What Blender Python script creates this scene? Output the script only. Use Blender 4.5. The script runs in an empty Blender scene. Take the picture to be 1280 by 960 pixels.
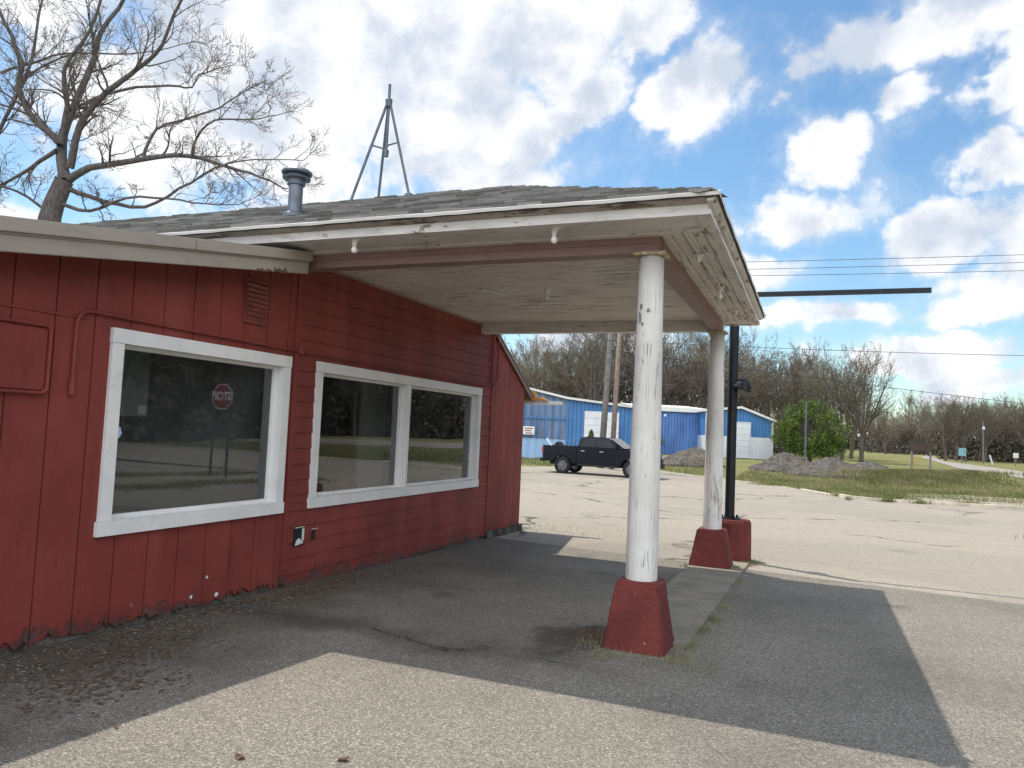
import bpy, bmesh, math, random
import numpy as np
from mathutils import Vector, Matrix
random.seed(7); rng = np.random.default_rng(7)
C = bpy.context.scene.collection
SC = bpy.context.scene
PI = math.pi
# ------------------------------------------------------------------ camera
F = 930.0; H = 1.5
vp = Vector((1015-640, 554-480, F)).normalized()
h0 = Vector((1015-640, 554-480, F)); h1 = h0 + Vector((-1000, -45, 0))
upv = h0.cross(h1).normalized()
if upv.y > 0: upv = -upv
xv = vp.cross(upv).normalized()
R = np.array([list(xv), list(vp), list(upv)])
def ray(u, v):
    return R @ np.array([u-640., v-480., F])
cam = bpy.data.cameras.new('camera'); co = bpy.data.objects.new('camera', cam); C.objects.link(co)
cx = R @ np.array([1., 0, 0]); cu = R @ np.array([0, -1., 0]); cb = R @ np.array([0, 0, -1.])
M = Matrix(((cx[0], cu[0], cb[0], 0), (cx[1], cu[1], cb[1], 0), (cx[2], cu[2], cb[2], H), (0, 0, 0, 1)))
co.matrix_world = M
cam.sensor_width = 36; cam.lens = F/1280*36; cam.clip_end = 5000; cam.clip_start = .05
SC.camera = co
SC.view_settings.view_transform = 'Standard'; SC.view_settings.look = 'None'
SC.view_settings.exposure = 0.32; SC.view_settings.gamma = 1
# ------------------------------------------------------------------ node helpers
class G:
    def __init__(s, nt): s.nt = nt
    def n(s, t, props=None, **ins):
        nd = s.nt.nodes.new(t)
        for k, v in (props or {}).items(): setattr(nd, k, v)
        for k, v in ins.items():
            key = int(k[1:]) if k[0] == 'i' and k[1:].isdigit() else k.replace('_', ' ')
            s.put(nd, key, v)
        return nd
    def put(s, nd, key, v):
        sock = nd.inputs[key]
        if hasattr(v, 'is_linked'): s.nt.links.new(v, sock)
        elif hasattr(v, 'outputs'): s.nt.links.new(v.outputs[0], sock)
        else:
            if isinstance(v, (tuple, list)) and len(v) == 3 and sock.type == 'RGBA': v = (*v, 1)
            sock.default_value = v
    def m(s, op, a, b=0.0, clamp=False):
        nd = s.nt.nodes.new('ShaderNodeMath'); nd.operation = op; nd.use_clamp = clamp
        s.put(nd, 0, a); s.put(nd, 1, b); return nd.outputs[0]
    def v(s, op, a, b=(0, 0, 0)):
        nd = s.nt.nodes.new('ShaderNodeVectorMath'); nd.operation = op
        s.put(nd, 0, a); s.put(nd, 1, b)
        return nd.outputs['Value'] if op in ('DOT_PRODUCT', 'LENGTH') else nd.outputs[0]
    def mix(s, f, a, b):
        nd = s.nt.nodes.new('ShaderNodeMix'); nd.data_type = 'RGBA'
        s.put(nd, 0, f); s.put(nd, 6, a); s.put(nd, 7, b); return nd.outputs[2]
    def ss(s, x, a, b, lo=0.0, hi=1.0):
        nd = s.nt.nodes.new('ShaderNodeMapRange'); nd.interpolation_type = 'SMOOTHSTEP'
        s.put(nd, 0, x); s.put(nd, 1, a); s.put(nd, 2, b); s.put(nd, 3, lo); s.put(nd, 4, hi); return nd.outputs[0]
    def noise(s, vec, scale, detail=5, rough=.55, dist=0.0):
        nd = s.nt.nodes.new('ShaderNodeTexNoise')
        s.put(nd, 'Vector', vec); s.put(nd, 'Scale', scale); s.put(nd, 'Detail', detail)
        s.put(nd, 'Roughness', rough); s.put(nd, 'Distortion', dist); return nd.outputs[0]
    def voro(s, vec, scale, out='Distance', feat='F1'):
        nd = s.nt.nodes.new('ShaderNodeTexVoronoi'); nd.feature = feat
        s.put(nd, 'Vector', vec); s.put(nd, 'Scale', scale); return nd.outputs[out]
    def scale(s, vec, sc): return s.v('MULTIPLY', vec, sc)
    def sep(s, vec): return s.n('ShaderNodeSeparateXYZ', i0=vec).outputs
MATS = {}
def material(name, fn, rough=.8, metal=0.0, spec=.3):
    """fn(g, obj_coord) -> (color, bump_height or None, bump_distance, roughness or None)"""
    m = bpy.data.materials.new(name); m.use_nodes = True; nt = m.node_tree; nt.nodes.clear(); g = G(nt)
    out = g.n('ShaderNodeOutputMaterial'); b = g.n('ShaderNodeBsdfPrincipled')
    nt.links.new(b.outputs[0], out.inputs[0])
    tc = g.n('ShaderNodeTexCoord').outputs['Object']
    r = fn(g, tc); col = r[0]
    g.put(b, 'Base Color', col); g.put(b, 'Roughness', rough); g.put(b, 'Metallic', metal); g.put(b, 'Specular IOR Level', spec)
    if len(r) > 1 and r[1] is not None:
        bp = g.n('ShaderNodeBump', Height=r[1], Distance=r[2], Strength=1.0); nt.links.new(bp.outputs[0], b.inputs['Normal'])
    if len(r) > 3 and r[3] is not None: g.put(b, 'Roughness', r[3])
    MATS[name] = m; return m
def plain(name, col, rough=.6, metal=0.0, var=.15, scale=6.0, spec=.3):
    def fn(g, c):
        n = g.noise(c, scale, 5)
        f = g.ss(n, .3, .7)
        a = tuple(x*(1-var) for x in col); b = tuple(min(1, x*(1+var)) for x in col)
        return g.mix(f, a, b), g.noise(c, scale*8, 3), .0015
    return material(name, fn, rough, metal, spec)
def painted(name, col, under, amt=.5, sc=(6, 6, 6), spots=14.0, rough=.6, dirt=(.1, .08, .06), dirt_amt=.3, var=.12):
    """worn paint: flakes expose what is under it, edges of flakes raised"""
    def fn(g, c):
        v = g.scale(c, sc)
        big = g.noise(c, 1.3, 4)
        n = g.noise(v, 1.0, 9, .68)
        fine = g.noise(v, spots, 6, .7)
        d = g.m('ADD', g.m('MULTIPLY', n, .75), g.m('MULTIPLY', fine, .25))
        d = g.m('ADD', d, g.m('MULTIPLY', g.m('SUBTRACT', big, .5), .25))
        mask = g.ss(d, 1-amt-.012, 1-amt+.012)
        tone = g.ss(g.noise(v, .6, 5), .3, .7)
        a = tuple(x*(1-var) for x in col); b = tuple(min(1, x*(1+var)) for x in col)
        pc = g.mix(tone, a, b)
        ds = g.m('MULTIPLY', g.ss(g.noise(v, .9, 7, .7, 1.0), .5, .75), dirt_amt)
        pc = g.mix(ds, pc, dirt)
        uc = g.mix(fine, tuple(x*.7 for x in under), tuple(min(1, x*1.2) for x in under))
        hgt = g.m('ADD', g.m('MULTIPLY', mask, -1.0), g.m('MULTIPLY', fine, .5))
        return g.mix(mask, pc, uc), hgt, .0025
    return material(name, fn, rough)
# ------------------------------------------------------------------ world: sky with clouds
SUN = Vector((-.42, .21, 1.0)).normalized()
W = bpy.data.worlds.new('World'); SC.world = W; W.use_nodes = True
nt = W.node_tree; nt.nodes.clear(); g = G(nt)
sky = g.n('ShaderNodeTexSky'); sky.sky_type = 'NISHITA'; sky.sun_disc = False
sky.sun_elevation = math.asin(SUN.z); sky.sun_rotation = math.atan2(SUN.x, SUN.y) % (2*PI)
sky.altitude = 200; sky.air_density = 1.0; sky.dust_density = .6; sky.ozone_density = 1.6
D = g.n('ShaderNodeTexCoord').outputs['Generated']
dz = g.sep(D)[2]
BL = [  # clouds: direction (as seen in the photograph), half-sizes in degrees-ish, weight
 (470, 70, 300, 190, 1.15), (250, 120, 230, 130, .9), (330, 10, 260, 110, 1.0), (590, 150, 120, 90, 1.0), (640, 30, 150, 90, 1.0),
 (722, 118, 52, 56, .9), (560, 215, 160, 45, .9), (860, 110, 84, 60, 1.05), (800, 22, 66, 42, 1.0), (1090, 62, 140, 52, 1.1),
 (1210, 25, 130, 60, 1.1), (1030, 182, 56, 46, .9), (1140, 133, 38, 24, .7), (1250, 130, 44, 38, .9), (1235, 215, 52, 36, .9), (990, 262, 105, 44, .95),
 (1150, 298, 135, 48, 1.0), (960, 130, 30, 22, .6), (1030, 392, 95, 26, .9), (1235, 388, 55, 22, .85), (1160, 445, 130, 28, .9), (1230, 480, 90, 26, .75),
 (720, 425, 90, 26, .85), (60, 20, 110, 50, .7), (130, 150, 60, 60, .65), (60, 285, 120, 40, .8), (930, 330, 60, 30, .8), (1400, 330, 160, 70, 1.0), (1480, 60, 180, 120, 1.0), (330, 262, 140, 40, .6)]
e1 = cx; e2 = cu
wn = g.n('ShaderNodeTexNoise', Vector=D, Scale=5.5, Detail=5.0, Roughness=.6)
DW = g.v('ADD', D, g.v('MULTIPLY', g.v('SUBTRACT', wn.outputs[1], (.5, .5, .5)), (.20, .20, .13)))
best = None
for (u, v, rx, ry, w) in BL:
    c = ray(u, v); L = np.linalg.norm(c); c = c/L
    s = L
    df = g.v('SUBTRACT', DW, tuple(c))
    a = g.v('DOT_PRODUCT', df, tuple(e1*s/rx)); b = g.v('DOT_PRODUCT', df, tuple(e2*s/ry))
    q = g.m('ADD', g.m('MULTIPLY', a, a), g.m('MULTIPLY', b, b))
    q = g.m('MULTIPLY', g.m('SUBTRACT', 1.0, g.m('POWER', q, .6)), w)
    best = q if best is None else g.m('MAXIMUM', best, q)
den = g.m('ADD', g.m('MAXIMUM', dz, 0.0), .10)
P2 = g.v('DIVIDE', D, g.n('ShaderNodeCombineXYZ', i0=den, i1=den, i2=den))
bg = g.noise(P2, 1.1, 6, .5)
# out of view: noise clouds, with dense cloud added behind to lift the shade
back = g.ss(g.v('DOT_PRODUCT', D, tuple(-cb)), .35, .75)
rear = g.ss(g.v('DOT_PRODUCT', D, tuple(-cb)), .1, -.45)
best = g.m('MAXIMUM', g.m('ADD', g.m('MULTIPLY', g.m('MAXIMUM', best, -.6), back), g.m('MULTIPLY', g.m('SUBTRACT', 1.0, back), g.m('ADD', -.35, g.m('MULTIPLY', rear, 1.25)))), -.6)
n1 = g.noise(D, 8.5, 10, .60, .15); n2 = g.noise(D, 22.0, 7, .62)
n3 = g.noise(D, 3.0, 4, .5)
dn = g.m('ADD', best, g.m('MULTIPLY', g.m('SUBTRACT', n1, .5), 2.3))
dn = g.m('ADD', dn, g.m('MULTIPLY', g.m('SUBTRACT', n2, .5), .7))
dn = g.m('ADD', dn, g.m('MULTIPLY', g.m('SUBTRACT', bg, .5), .6))
alpha = g.m('MAXIMUM', g.ss(dn, .0, .50), g.ss(g.m('ADD', dn, g.m('MULTIPLY', g.m('SUBTRACT', n2, .5), 1.2)), -.40, .5, 0, .28))
# light grey bellies: thick parts, weighted by a broad noise sampled lower down
nlow = g.noise(g.v('ADD', D, (0, 0, -.035)), 7.0, 6, .55, .25)
gr = g.ss(g.m('ADD', g.m('MULTIPLY', dn, .62), g.m('ADD', g.m('MULTIPLY', g.m('SUBTRACT', n3, .5), 2.2), g.m('MULTIPLY', g.m('SUBTRACT', n1, nlow), -4.0))), .0, .95)
cc = g.mix(gr, (7.5, 7.55, 7.7), (4.7, 5.2, 6.0))
cc = g.v('SCALE', cc); cc.node.inputs[3].default_value = 1.0; g.nt.links.new(g.m('ADD', .94, g.m('MULTIPLY', rear, 1.5)), cc.node.inputs[3])   # unseen clouds behind the camera brightened to fill the shade
skyc = g.mix(1.0, sky.outputs[0], sky.outputs[0])
hs = g.n('ShaderNodeHueSaturation', Saturation=1.12, Value=1.12, Color=g.v('MULTIPLY', sky.outputs[0], (.97, 1.045, 1.0)))
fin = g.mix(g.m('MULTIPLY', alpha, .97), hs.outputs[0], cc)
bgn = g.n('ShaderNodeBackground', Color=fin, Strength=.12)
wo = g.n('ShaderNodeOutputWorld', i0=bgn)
W.cycles.sampling_method = 'MANUAL'; W.cycles.sample_map_resolution = 512
sl = bpy.data.lights.new('sun', 'SUN'); sl.energy = 4.0; sl.angle = math.radians(.53); sl.color = (1, .94, .84)
so = bpy.data.objects.new('sun', sl); C.objects.link(so); so.rotation_euler = SUN.to_track_quat('Z', 'Y').to_euler(); so.location = (0, 0, 30)
# ------------------------------------------------------------------ terrain
BY = [-3000, -15, 38, 45, 55, 75, 110, 200, 3000]; BZ = [.27, .27, -.684, -.66, -.5, -.2, -.05, 0, 0]
def terr(y): return float(np.interp(y, BY, BZ))
def gnd(u, v):
    w = ray(u, v); lo, hi = 0.001, 3.0
    t = .001
    while H + w[2]*t > terr(w[1]*t) and t < 5: t *= 1.02
    lo, hi = t/1.02, t
    for k in range(30):
        t = (lo+hi)/2
        if H + w[2]*t > terr(w[1]*t): lo = t
        else: hi = t
    return Vector((w[0]*t, w[1]*t, terr(w[1]*t)))
def at(u, v, depth):           # world point on a sight line, depth metres ahead
    w = ray(u, v)*(depth/F); return Vector((w[0], w[1], w[2]+H))
def base(u, depth):            # ground point under a direction
    w = ray(u, 545)*(depth/F); return Vector((w[0], w[1], terr(w[1])))
# ------------------------------------------------------------------ object helpers
def meshobj(name, me, mat, parent=None, loc=None):
    o = bpy.data.objects.new(name, me); C.objects.link(o)
    if mat is not None:
        for m in (mat if isinstance(mat, (list, tuple)) else [mat]): me.materials.append(m if not isinstance(m, str) else MATS[m])
    if parent is not None: o.parent = parent
    if loc is not None: o.location = loc
    return o
def wloc(p):
    v = Vector((0, 0, 0))
    while p is not None: v += p.location; p = p.parent
    return v
def obj(name, bm, mat, parent=None, world=True, smooth=False, bevel=0, anchor=None):
    """world=True: the shape was made in world coordinates; it is moved into its parent's frame."""
    if bevel:
        bmesh.ops.bevel(bm, geom=[e for e in bm.edges if e.is_manifold and e.calc_face_angle(0) > .5], offset=bevel, segments=2, affect='EDGES', clamp_overlap=True)
    off = Vector((0, 0, 0))
    if world:
        off = wloc(parent) if parent is not None else (Vector(anchor) if anchor is not None else Vector((0, 0, 0)))
        bmesh.ops.translate(bm, verts=bm.verts, vec=-off)
    bm.normal_update()
    me = bpy.data.meshes.new(name); bm.to_mesh(me); bm.free()
    if smooth:
        for p in me.polygons: p.use_smooth = True
    o = meshobj(name, me, mat, parent)
    if parent is None and world: o.location = off
    return o
def raw(name, V, Fs, mat, parent=None, smooth=False, loc=None):
    me = bpy.data.meshes.new(name); me.from_pydata([tuple(v) for v in V], [], Fs); me.update()
    if smooth: me.polygons.foreach_set('use_smooth', [True]*len(me.polygons))
    return meshobj(name, me, mat, parent, loc)
def tag(o, label, cat, group=None, kind=None):
    if label: o['label'] = label
    if cat: o['category'] = cat
    if group: o['group'] = group
    if kind: o['kind'] = kind
    return o
def empty(name, loc, label, cat, group=None, rz=0):
    o = bpy.data.objects.new(name, None); C.objects.link(o); o.location = loc; o.rotation_euler = (0, 0, rz)
    o.empty_display_size = .1
    return tag(o, label, cat, group)
def struct(o): o['kind'] = 'structure'; return o
def copy_tree(o, parent=None):
    c = o.copy(); C.objects.link(c); c.parent = parent
    for ch in list(o.children): copy_tree(ch, c)
    return c
def BM(): return bmesh.new()
def box(bm, x0, x1, y0, y1, z0, z1, mat=None):
    vs = [bm.verts.new((x, y, z)) for x in (x0, x1) for y in (y0, y1) for z in (z0, z1)]
    for f in ((0, 1, 3, 2), (4, 6, 7, 5), (0, 4, 5, 1), (2, 3, 7, 6), (0, 2, 6, 4), (1, 5, 7, 3)):
        bm.faces.new([vs[i] for i in f])
    if mat: bmesh.ops.transform(bm, matrix=mat, verts=vs)
    return vs
def prism(bm, poly, a0, a1, axis='x'):
    """poly: 2-D points; axis = extrusion axis. x: (y,z); y: (x,z); z: (x,y)"""
    def P(p, a): return {'x': (a, p[0], p[1]), 'y': (p[0], a, p[1]), 'z': (p[0], p[1], a)}[axis]
    A = [bm.verts.new(P(p, a0)) for p in poly]; B = [bm.verts.new(P(p, a1)) for p in poly]
    bm.faces.new(A); bm.faces.new(B[::-1]); n = len(poly)
    for i in range(n): bm.faces.new((A[i], B[i], B[(i+1) % n], A[(i+1) % n]))
    bmesh.ops.recalc_face_normals(bm, faces=[f for f in bm.faces if any(v in A for v in f.verts) or any(v in B for v in f.verts)])
    return A+B
def tube(bm, pts, rad, n=10, caps=True):
    pts = [Vector(p) for p in pts]
    if not hasattr(rad, '__len__'): rad = [rad]*len(pts)
    rings = []; ref = None
    for i, p in enumerate(pts):
        d = (pts[min(i+1, len(pts)-1)] - pts[max(i-1, 0)]).normalized()
        if ref is None: ref = d.orthogonal().normalized()
        u = (ref - d*ref.dot(d)).normalized(); ref = u; w = d.cross(u)
        rings.append([bm.verts.new(p + (u*math.cos(2*PI*k/n) + w*math.sin(2*PI*k/n))*rad[i]) for k in range(n)])
    for a, b in zip(rings, rings[1:]):
        for k in range(n): bm.faces.new((a[k], a[(k+1) % n], b[(k+1) % n], b[k]))
    if caps: bm.faces.new(rings[0][::-1]); bm.faces.new(rings[-1])
def lathe(bm, prof, n=24, c=(0, 0, 0), axis='z', cap=True):
    rings = []
    for r, h in prof:
        ring = []
        for k in range(n):
            a = 2*PI*k/n; p = (r*math.cos(a), r*math.sin(a), h)
            if axis == 'y': p = (p[0], p[2], p[1])
            if axis == 'x': p = (p[2], p[0], p[1])
            ring.append(bm.verts.new((p[0]+c[0], p[1]+c[1], p[2]+c[2])))
        rings.append(ring)
    for a, b in zip(rings, rings[1:]):
        for k in range(n): bm.faces.new((a[k], a[(k+1) % n], b[(k+1) % n], b[k]))
    if cap and prof[0][0] > 1e-4: bm.faces.new(rings[0][::-1])
    if cap and prof[-1][0] > 1e-4: bm.faces.new(rings[-1])
    bmesh.ops.recalc_face_normals(bm, faces=bm.faces)
def sheet(name, poly, dz, mat, label=None):
    """flat sheet that follows the ground, a few mm above the one below"""
    bm = BM(); vs = [bm.verts.new((p[0], p[1], 0)) for p in poly]; f = bm.faces.new(vs)
    if f.normal.z < 0 or f.calc_area() and (f.normal_update() or f.normal.z < 0): f.normal_flip()
    for y in BY[1:-1]:
        bmesh.ops.bisect_plane(bm, geom=bm.verts[:]+bm.edges[:]+bm.faces[:], plane_co=(0, y, 0), plane_no=(0, 1, 0))
    for v in bm.verts: v.co.z = terr(v.co.y) + dz
    bmesh.ops.triangulate(bm, faces=bm.faces)
    bmesh.ops.recalc_face_normals(bm, faces=bm.faces)
    if sum(f.normal.z for f in bm.faces) < 0:
        for f in bm.faces: f.normal_flip()
    return struct(obj(name, bm, mat))
# ------------------------------------------------------------------ materials
def asphalt_fn(light, dark, stones, crack=True):
    def fn(g, c):
        X, Y, Z = g.sep(c)
        v1 = g.voro(c, 120.0, 'Color'); sv = g.sep(v1)[0]
        v2 = g.voro(c, 250.0, 'Color'); sv2 = g.sep(v2)[1]
        f = g.m('ADD', g.m('MULTIPLY', sv, .6), g.m('MULTIPLY', sv2, .4))
        base_ = g.mix(g.ss(f, .12, .9), dark, light)
        spk = g.ss(sv, .9, .96); base_ = g.mix(g.m('MULTIPLY', spk, .7), base_, stones)
        big = g.noise(c, .45, 6, .6); base_ = g.mix(g.ss(big, .38, .68, 0, .45), base_, tuple(x*.62 for x in dark))
        oil = g.ss(g.noise(c, 1.3, 3, .4), .66, .76, 0, .5); base_ = g.mix(oil, base_, (.05, .046, .04)); med = g.noise(c, 3.2, 6, .65); base_ = g.mix(g.ss(med, .56, .72, 0, .35), base_, tuple(x*.8 for x in light))
        # dirt along the foot of the wall
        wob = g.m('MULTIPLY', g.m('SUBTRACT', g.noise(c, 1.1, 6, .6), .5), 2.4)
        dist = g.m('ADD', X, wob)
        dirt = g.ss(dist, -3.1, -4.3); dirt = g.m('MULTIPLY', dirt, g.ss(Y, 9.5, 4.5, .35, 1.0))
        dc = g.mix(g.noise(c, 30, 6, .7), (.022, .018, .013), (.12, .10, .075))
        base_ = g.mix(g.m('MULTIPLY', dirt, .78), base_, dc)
        hgt = g.m('ADD', g.m('MULTIPLY', g.voro(c, 120.0), .7), g.m('MULTIPLY', g.voro(c, 250.0), .35))
        if crack:
            w1 = g.m('MULTIPLY', g.m('SUBTRACT', g.noise(c, 1.7, 8, .65), .5), 1.1)
            l1 = g.m('ABSOLUTE', g.m('ADD', g.m('SUBTRACT', Y, 5.02), w1))
            k1 = g.m('MULTIPLY', g.ss(l1, .035, .0), g.ss(X, -4.4, -4.0)); k1 = g.m('MULTIPLY', k1, g.ss(X, -1.2, -1.7))
            halo = g.m('MULTIPLY', g.m('MULTIPLY', g.ss(l1, .38, .0), .5), g.ss(X, -.9, -1.7))
            base_ = g.mix(halo, base_, (.05, .045, .04))
            base_ = g.mix(g.m('MULTIPLY', k1, g.ss(g.noise(c, 2.2, 5), .5, .62)), base_, (.03, .027, .022))
            stain = g.ss(g.m('ADD', g.v('LENGTH', g.v('MULTIPLY', g.v('SUBTRACT', c, (-1.65, 5.7, 0)), (1, .8, 0))), g.m('MULTIPLY', g.m('SUBTRACT', med, .5), .7)), .5, .22)
            base_ = g.mix(g.m('MULTIPLY', stain, .7), base_, (.03, .027, .02))
        return base_, hgt, .006
    return fn
material('asphalt', asphalt_fn((.30, .272, .228), (.112, .101, .084), (.44, .41, .36)), .92, spec=.2)
def lot_fn(g, c):
    X, Y, Z = g.sep(c)
    f = g.m('ADD', g.m('MULTIPLY', g.sep(g.voro(c, 60.0, 'Color'))[0], .5), g.m('MULTIPLY', g.noise(c, 120, 3), .5))
    b = g.mix(g.ss(f, .25, .75), (.22, .195, .158), (.355, .315, .255))
    big = g.noise(g.scale(c, (.35, 1, 1)), .33, 7, .65); b = g.mix(g.ss(big, .46, .68, 0, .5), b, (.25, .225, .19))
    st = g.noise(g.scale(c, (.25, 2.2, 1)), .9, 8, .7, .6); b = g.mix(g.ss(st, .57, .7, 0, .45), b, (.20, .18, .15))
    lt = g.noise(g.scale(c, (.5, 1.6, 1)), 1.7, 8, .7); b = g.mix(g.ss(lt, .55, .75, 0, .5), b, (.43, .39, .32))
    pt = g.sep(g.voro(g.v('ADD', c, g.v('MULTIPLY', g.n('ShaderNodeTexNoise', Vector=c, Scale=.5, Detail=4.0).outputs[1], (3, 3, 0))), .22, 'Color'))[0]
    b = g.mix(g.ss(pt, .35, .9, 0, .28), b, (.19, .175, .15)); oil = g.ss(g.noise(c, .8, 3, .4), .66, .76, 0, .5); b = g.mix(oil, b, (.12, .11, .10))
    # cracks: cells of a large voronoi, broken by noise
    cv = g.v('ADD', c, g.v('SCALE', g.n('ShaderNodeTexNoise', Vector=c, Scale=.9, Detail=6).outputs[1], (0, 0, 0)))
    nz = g.n('ShaderNodeTexNoise', Vector=c, Scale=.8, Detail=7.0)
    cv = g.v('ADD', c, g.v('MULTIPLY', nz.outputs[1], (2.2, 2.2, 0)))
    ck = g.ss(g.voro(cv, .16, 'Distance', 'DISTANCE_TO_EDGE'), .012, .002)
    ck = g.m('MULTIPLY', ck, g.ss(g.noise(c, .5, 4), .42, .55))
    b = g.mix(g.m('MULTIPLY', ck, .85), b, (.05, .045, .038))
    h = g.m('SUBTRACT', g.m('MULTIPLY', f, .8), g.m('MULTIPLY', ck, 3.0))
    return b, h, .004
material('old_concrete_lot', lot_fn, .9, spec=.2)
def road_fn(g, c):
    f = g.noise(c, 40, 5, .7); b = g.mix(g.ss(f, .3, .7), (.22, .20, .175), (.33, .305, .26))
    st = g.noise(g.scale(c, (.2, 1.5, 1)), .8, 7, .7); b = g.mix(g.ss(st, .5, .7, 0, .5), b, (.17, .16, .145))
    return b, f, .004
material('road', road_fn, .9, spec=.2)
def gravel_fn(g, c):
    v = g.sep(g.voro(c, 22.0, 'Color'))[0]; b = g.mix(v, (.17, .15, .12), (.42, .38, .31))
    n = g.noise(c, .6, 6); b = g.mix(g.ss(n, .5, .7, 0, .6), b, (.16, .15, .07))
    return b, g.voro(c, 22.0), .02
material('gravel', gravel_fn, .95)
def grass_fn(g, c):
    n = g.noise(c, .35, 7, .65); f = g.noise(c, 9, 6, .75)
    b = g.mix(g.ss(n, .35, .65), (.13, .15, .05), (.22, .20, .095)); b = g.mix(g.ss(f, .45, .75, 0, .7), b, (.19, .175, .085))
    b = g.mix(g.ss(g.noise(c, 4, 5), .55, .75, 0, .7), b, (.035, .065, .014))
    return b, f, .08
material('grass', grass_fn, .95, spec=.1)
def blade_fn(g, c):
    n = g.noise(c, .45, 4, .6); f = g.noise(c, 14, 3)
    b = g.mix(g.ss(n, .35, .65), (.115, .145, .042), (.26, .235, .12)); b = g.mix(g.ss(f, .5, .7, 0, .6), b, (.32, .28, .15))
    return (b,)
material('grass_blade', blade_fn, .8, spec=.15)
def pile_fn(g, c):
    v = g.sep(g.voro(c, 9.0, 'Color'))[0]; f = g.noise(c, 26, 5, .75)
    b = g.mix(v, (.085, .078, .07), (.22, .20, .175)); b = g.mix(g.ss(f, .5, .75, 0, .8), b, (.06, .055, .05))
    b = g.mix(g.ss(g.noise(c, .7, 5), .5, .66, 0, .5), b, (.23, .165, .10))
    return b, g.m('ADD', g.voro(c, 9.0), f), .12
material('gravel_pile', pile_fn, .95, spec=.1)
def red_fn(g, c):
    X, Y, Z = g.sep(c)
    grain = g.noise(g.scale(c, (8, 8, 1.2)), 4.0, 6, .65)
    n = g.noise(c, 1.4, 5)
    b = g.mix(g.ss(n, .3, .7), (.165, .034, .028), (.235, .046, .036))
    b = g.mix(g.ss(grain, .5, .8, 0, .35), b, (.15, .022, .024))
    # scuffs and flaked spots, denser towards the ground where splash and rot reach
    zz = g.m('SUBTRACT', Z, 0.0)
    lowm = g.ss(zz, .95, .0)
    fl = g.noise(g.scale(c, (1, 1, .6)), 24.0, 9, .72, .3)
    clus = g.noise(c, 2.0, 4)
    thr = g.m('SUBTRACT', .735, g.m('ADD', g.m('MULTIPLY', lowm, .07), g.m('MULTIPLY', g.ss(clus, .5, .75), .07)))
    mask = g.ss(g.m('SUBTRACT', fl, thr), 0, .012)
    b = g.mix(g.m('MULTIPLY', mask, .75), b, g.mix(g.noise(c, 60, 3), (.40, .22, .20), (.20, .12, .10)))
    rot = g.ss(g.m('ADD', g.m('ADD', Z, g.m('MULTIPLY', Y, .018)), g.m('MULTIPLY', g.m('SUBTRACT', g.noise(c, 4.0, 9, .74), .5), 1.0)), .10, .0)
    b = g.mix(g.m('MULTIPLY', rot, .9), b, g.mix(g.noise(c, 40, 5), (.022, .014, .012), (.14, .10, .085)))
    sun_f = g.ss(g.noise(g.scale(c, (1, 1, .15)), 2.2, 5), .5, .75, 0, .5); b = g.mix(sun_f, b, (.29, .075, .062))
    dk = g.ss(g.noise(g.scale(c, (1, 1, .2)), 5.0, 7, .65), .54, .74, 0, .45); b = g.mix(dk, b, (.11, .024, .022))
    h = g.m('ADD', g.m('MULTIPLY', grain, .8), g.m('ADD', g.m('MULTIPLY', mask, -1.0), g.m('MULTIPLY', rot, -1.5)))
    return b, h, .003
material('red_paint', red_fn, .62, spec=.3)
material('red_masonry', lambda g, c: (g.mix(g.ss(g.noise(c, 18.0, 8, .72), .645, .665), g.mix(g.ss(g.noise(c, 3, 5), .3, .7), (.11, .022, .02), (.165, .034, .028)), (.34, .27, .24)),
        g.m('ADD', g.noise(c, 30, 6, .7), g.m('MULTIPLY', g.noise(c, 5, 4), 2.0)), .012), .75)
painted('white_trim', (.74, .73, .70), (.42, .38, .33), .30, (5, 5, 5), 20, .5, (.35, .31, .26), .22, .05)
painted('old_white', (.66, .63, .585), (.30, .21, .15), .40, (3.2, 9, 14), 6, .65, (.28, .21, .155), .5, .10)
painted('old_white_outer', (.64, .61, .56), (.30, .21, .15), .425, (9, 3.2, 14), 6, .65, (.30, .24, .18), .5, .10)
def bead_fn(along):
    def fn(g, c):
        X, Y, Z = g.sep(c); L, A = (X, Y) if along == 'x' else (Y, X)
        fr = g.m('FRACT', g.m('MULTIPLY', A, 1/.082)); ln = g.ss(g.m('ABSOLUTE', g.m('SUBTRACT', fr, .5)), .45, .5)
        sc = (1.6, 17, 4) if along == 'x' else (17, 1.6, 4)
        n = g.noise(g.scale(c, sc), 1.6, 9, .72); big = g.noise(c, .8, 4)
        m = g.ss(g.m('ADD', n, g.m('MULTIPLY', g.m('SUBTRACT', big, .5), .28)), .555, .60)
        col = g.mix(g.ss(g.noise(c, 1.3, 5), .3, .7), (.62, .56, .50), (.72, .665, .60))
        col = g.mix(g.m('MULTIPLY', m, .8), col, g.mix(g.noise(c, 30, 4), (.10, .065, .045), (.27, .20, .15)))
        col = g.mix(g.ss(g.noise(g.scale(c, (.6, 3, 1)), 1.0, 6), .55, .75, 0, .4), col, (.36, .27, .21))
        h = g.m('SUBTRACT', g.m('MULTIPLY', m, -.7), g.m('MULTIPLY', ln, 2.5))
        return col, h, .0035
    return fn
material('bead_board', bead_fn('x'), .7); material('bead_board_outer', bead_fn('y'), .7)
painted('mauve_paint', (.27, .175, .15), (.20, .15, .12), .33, (3, 3, 9), 8, .6, (.14, .08, .065), .4, .10)
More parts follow.
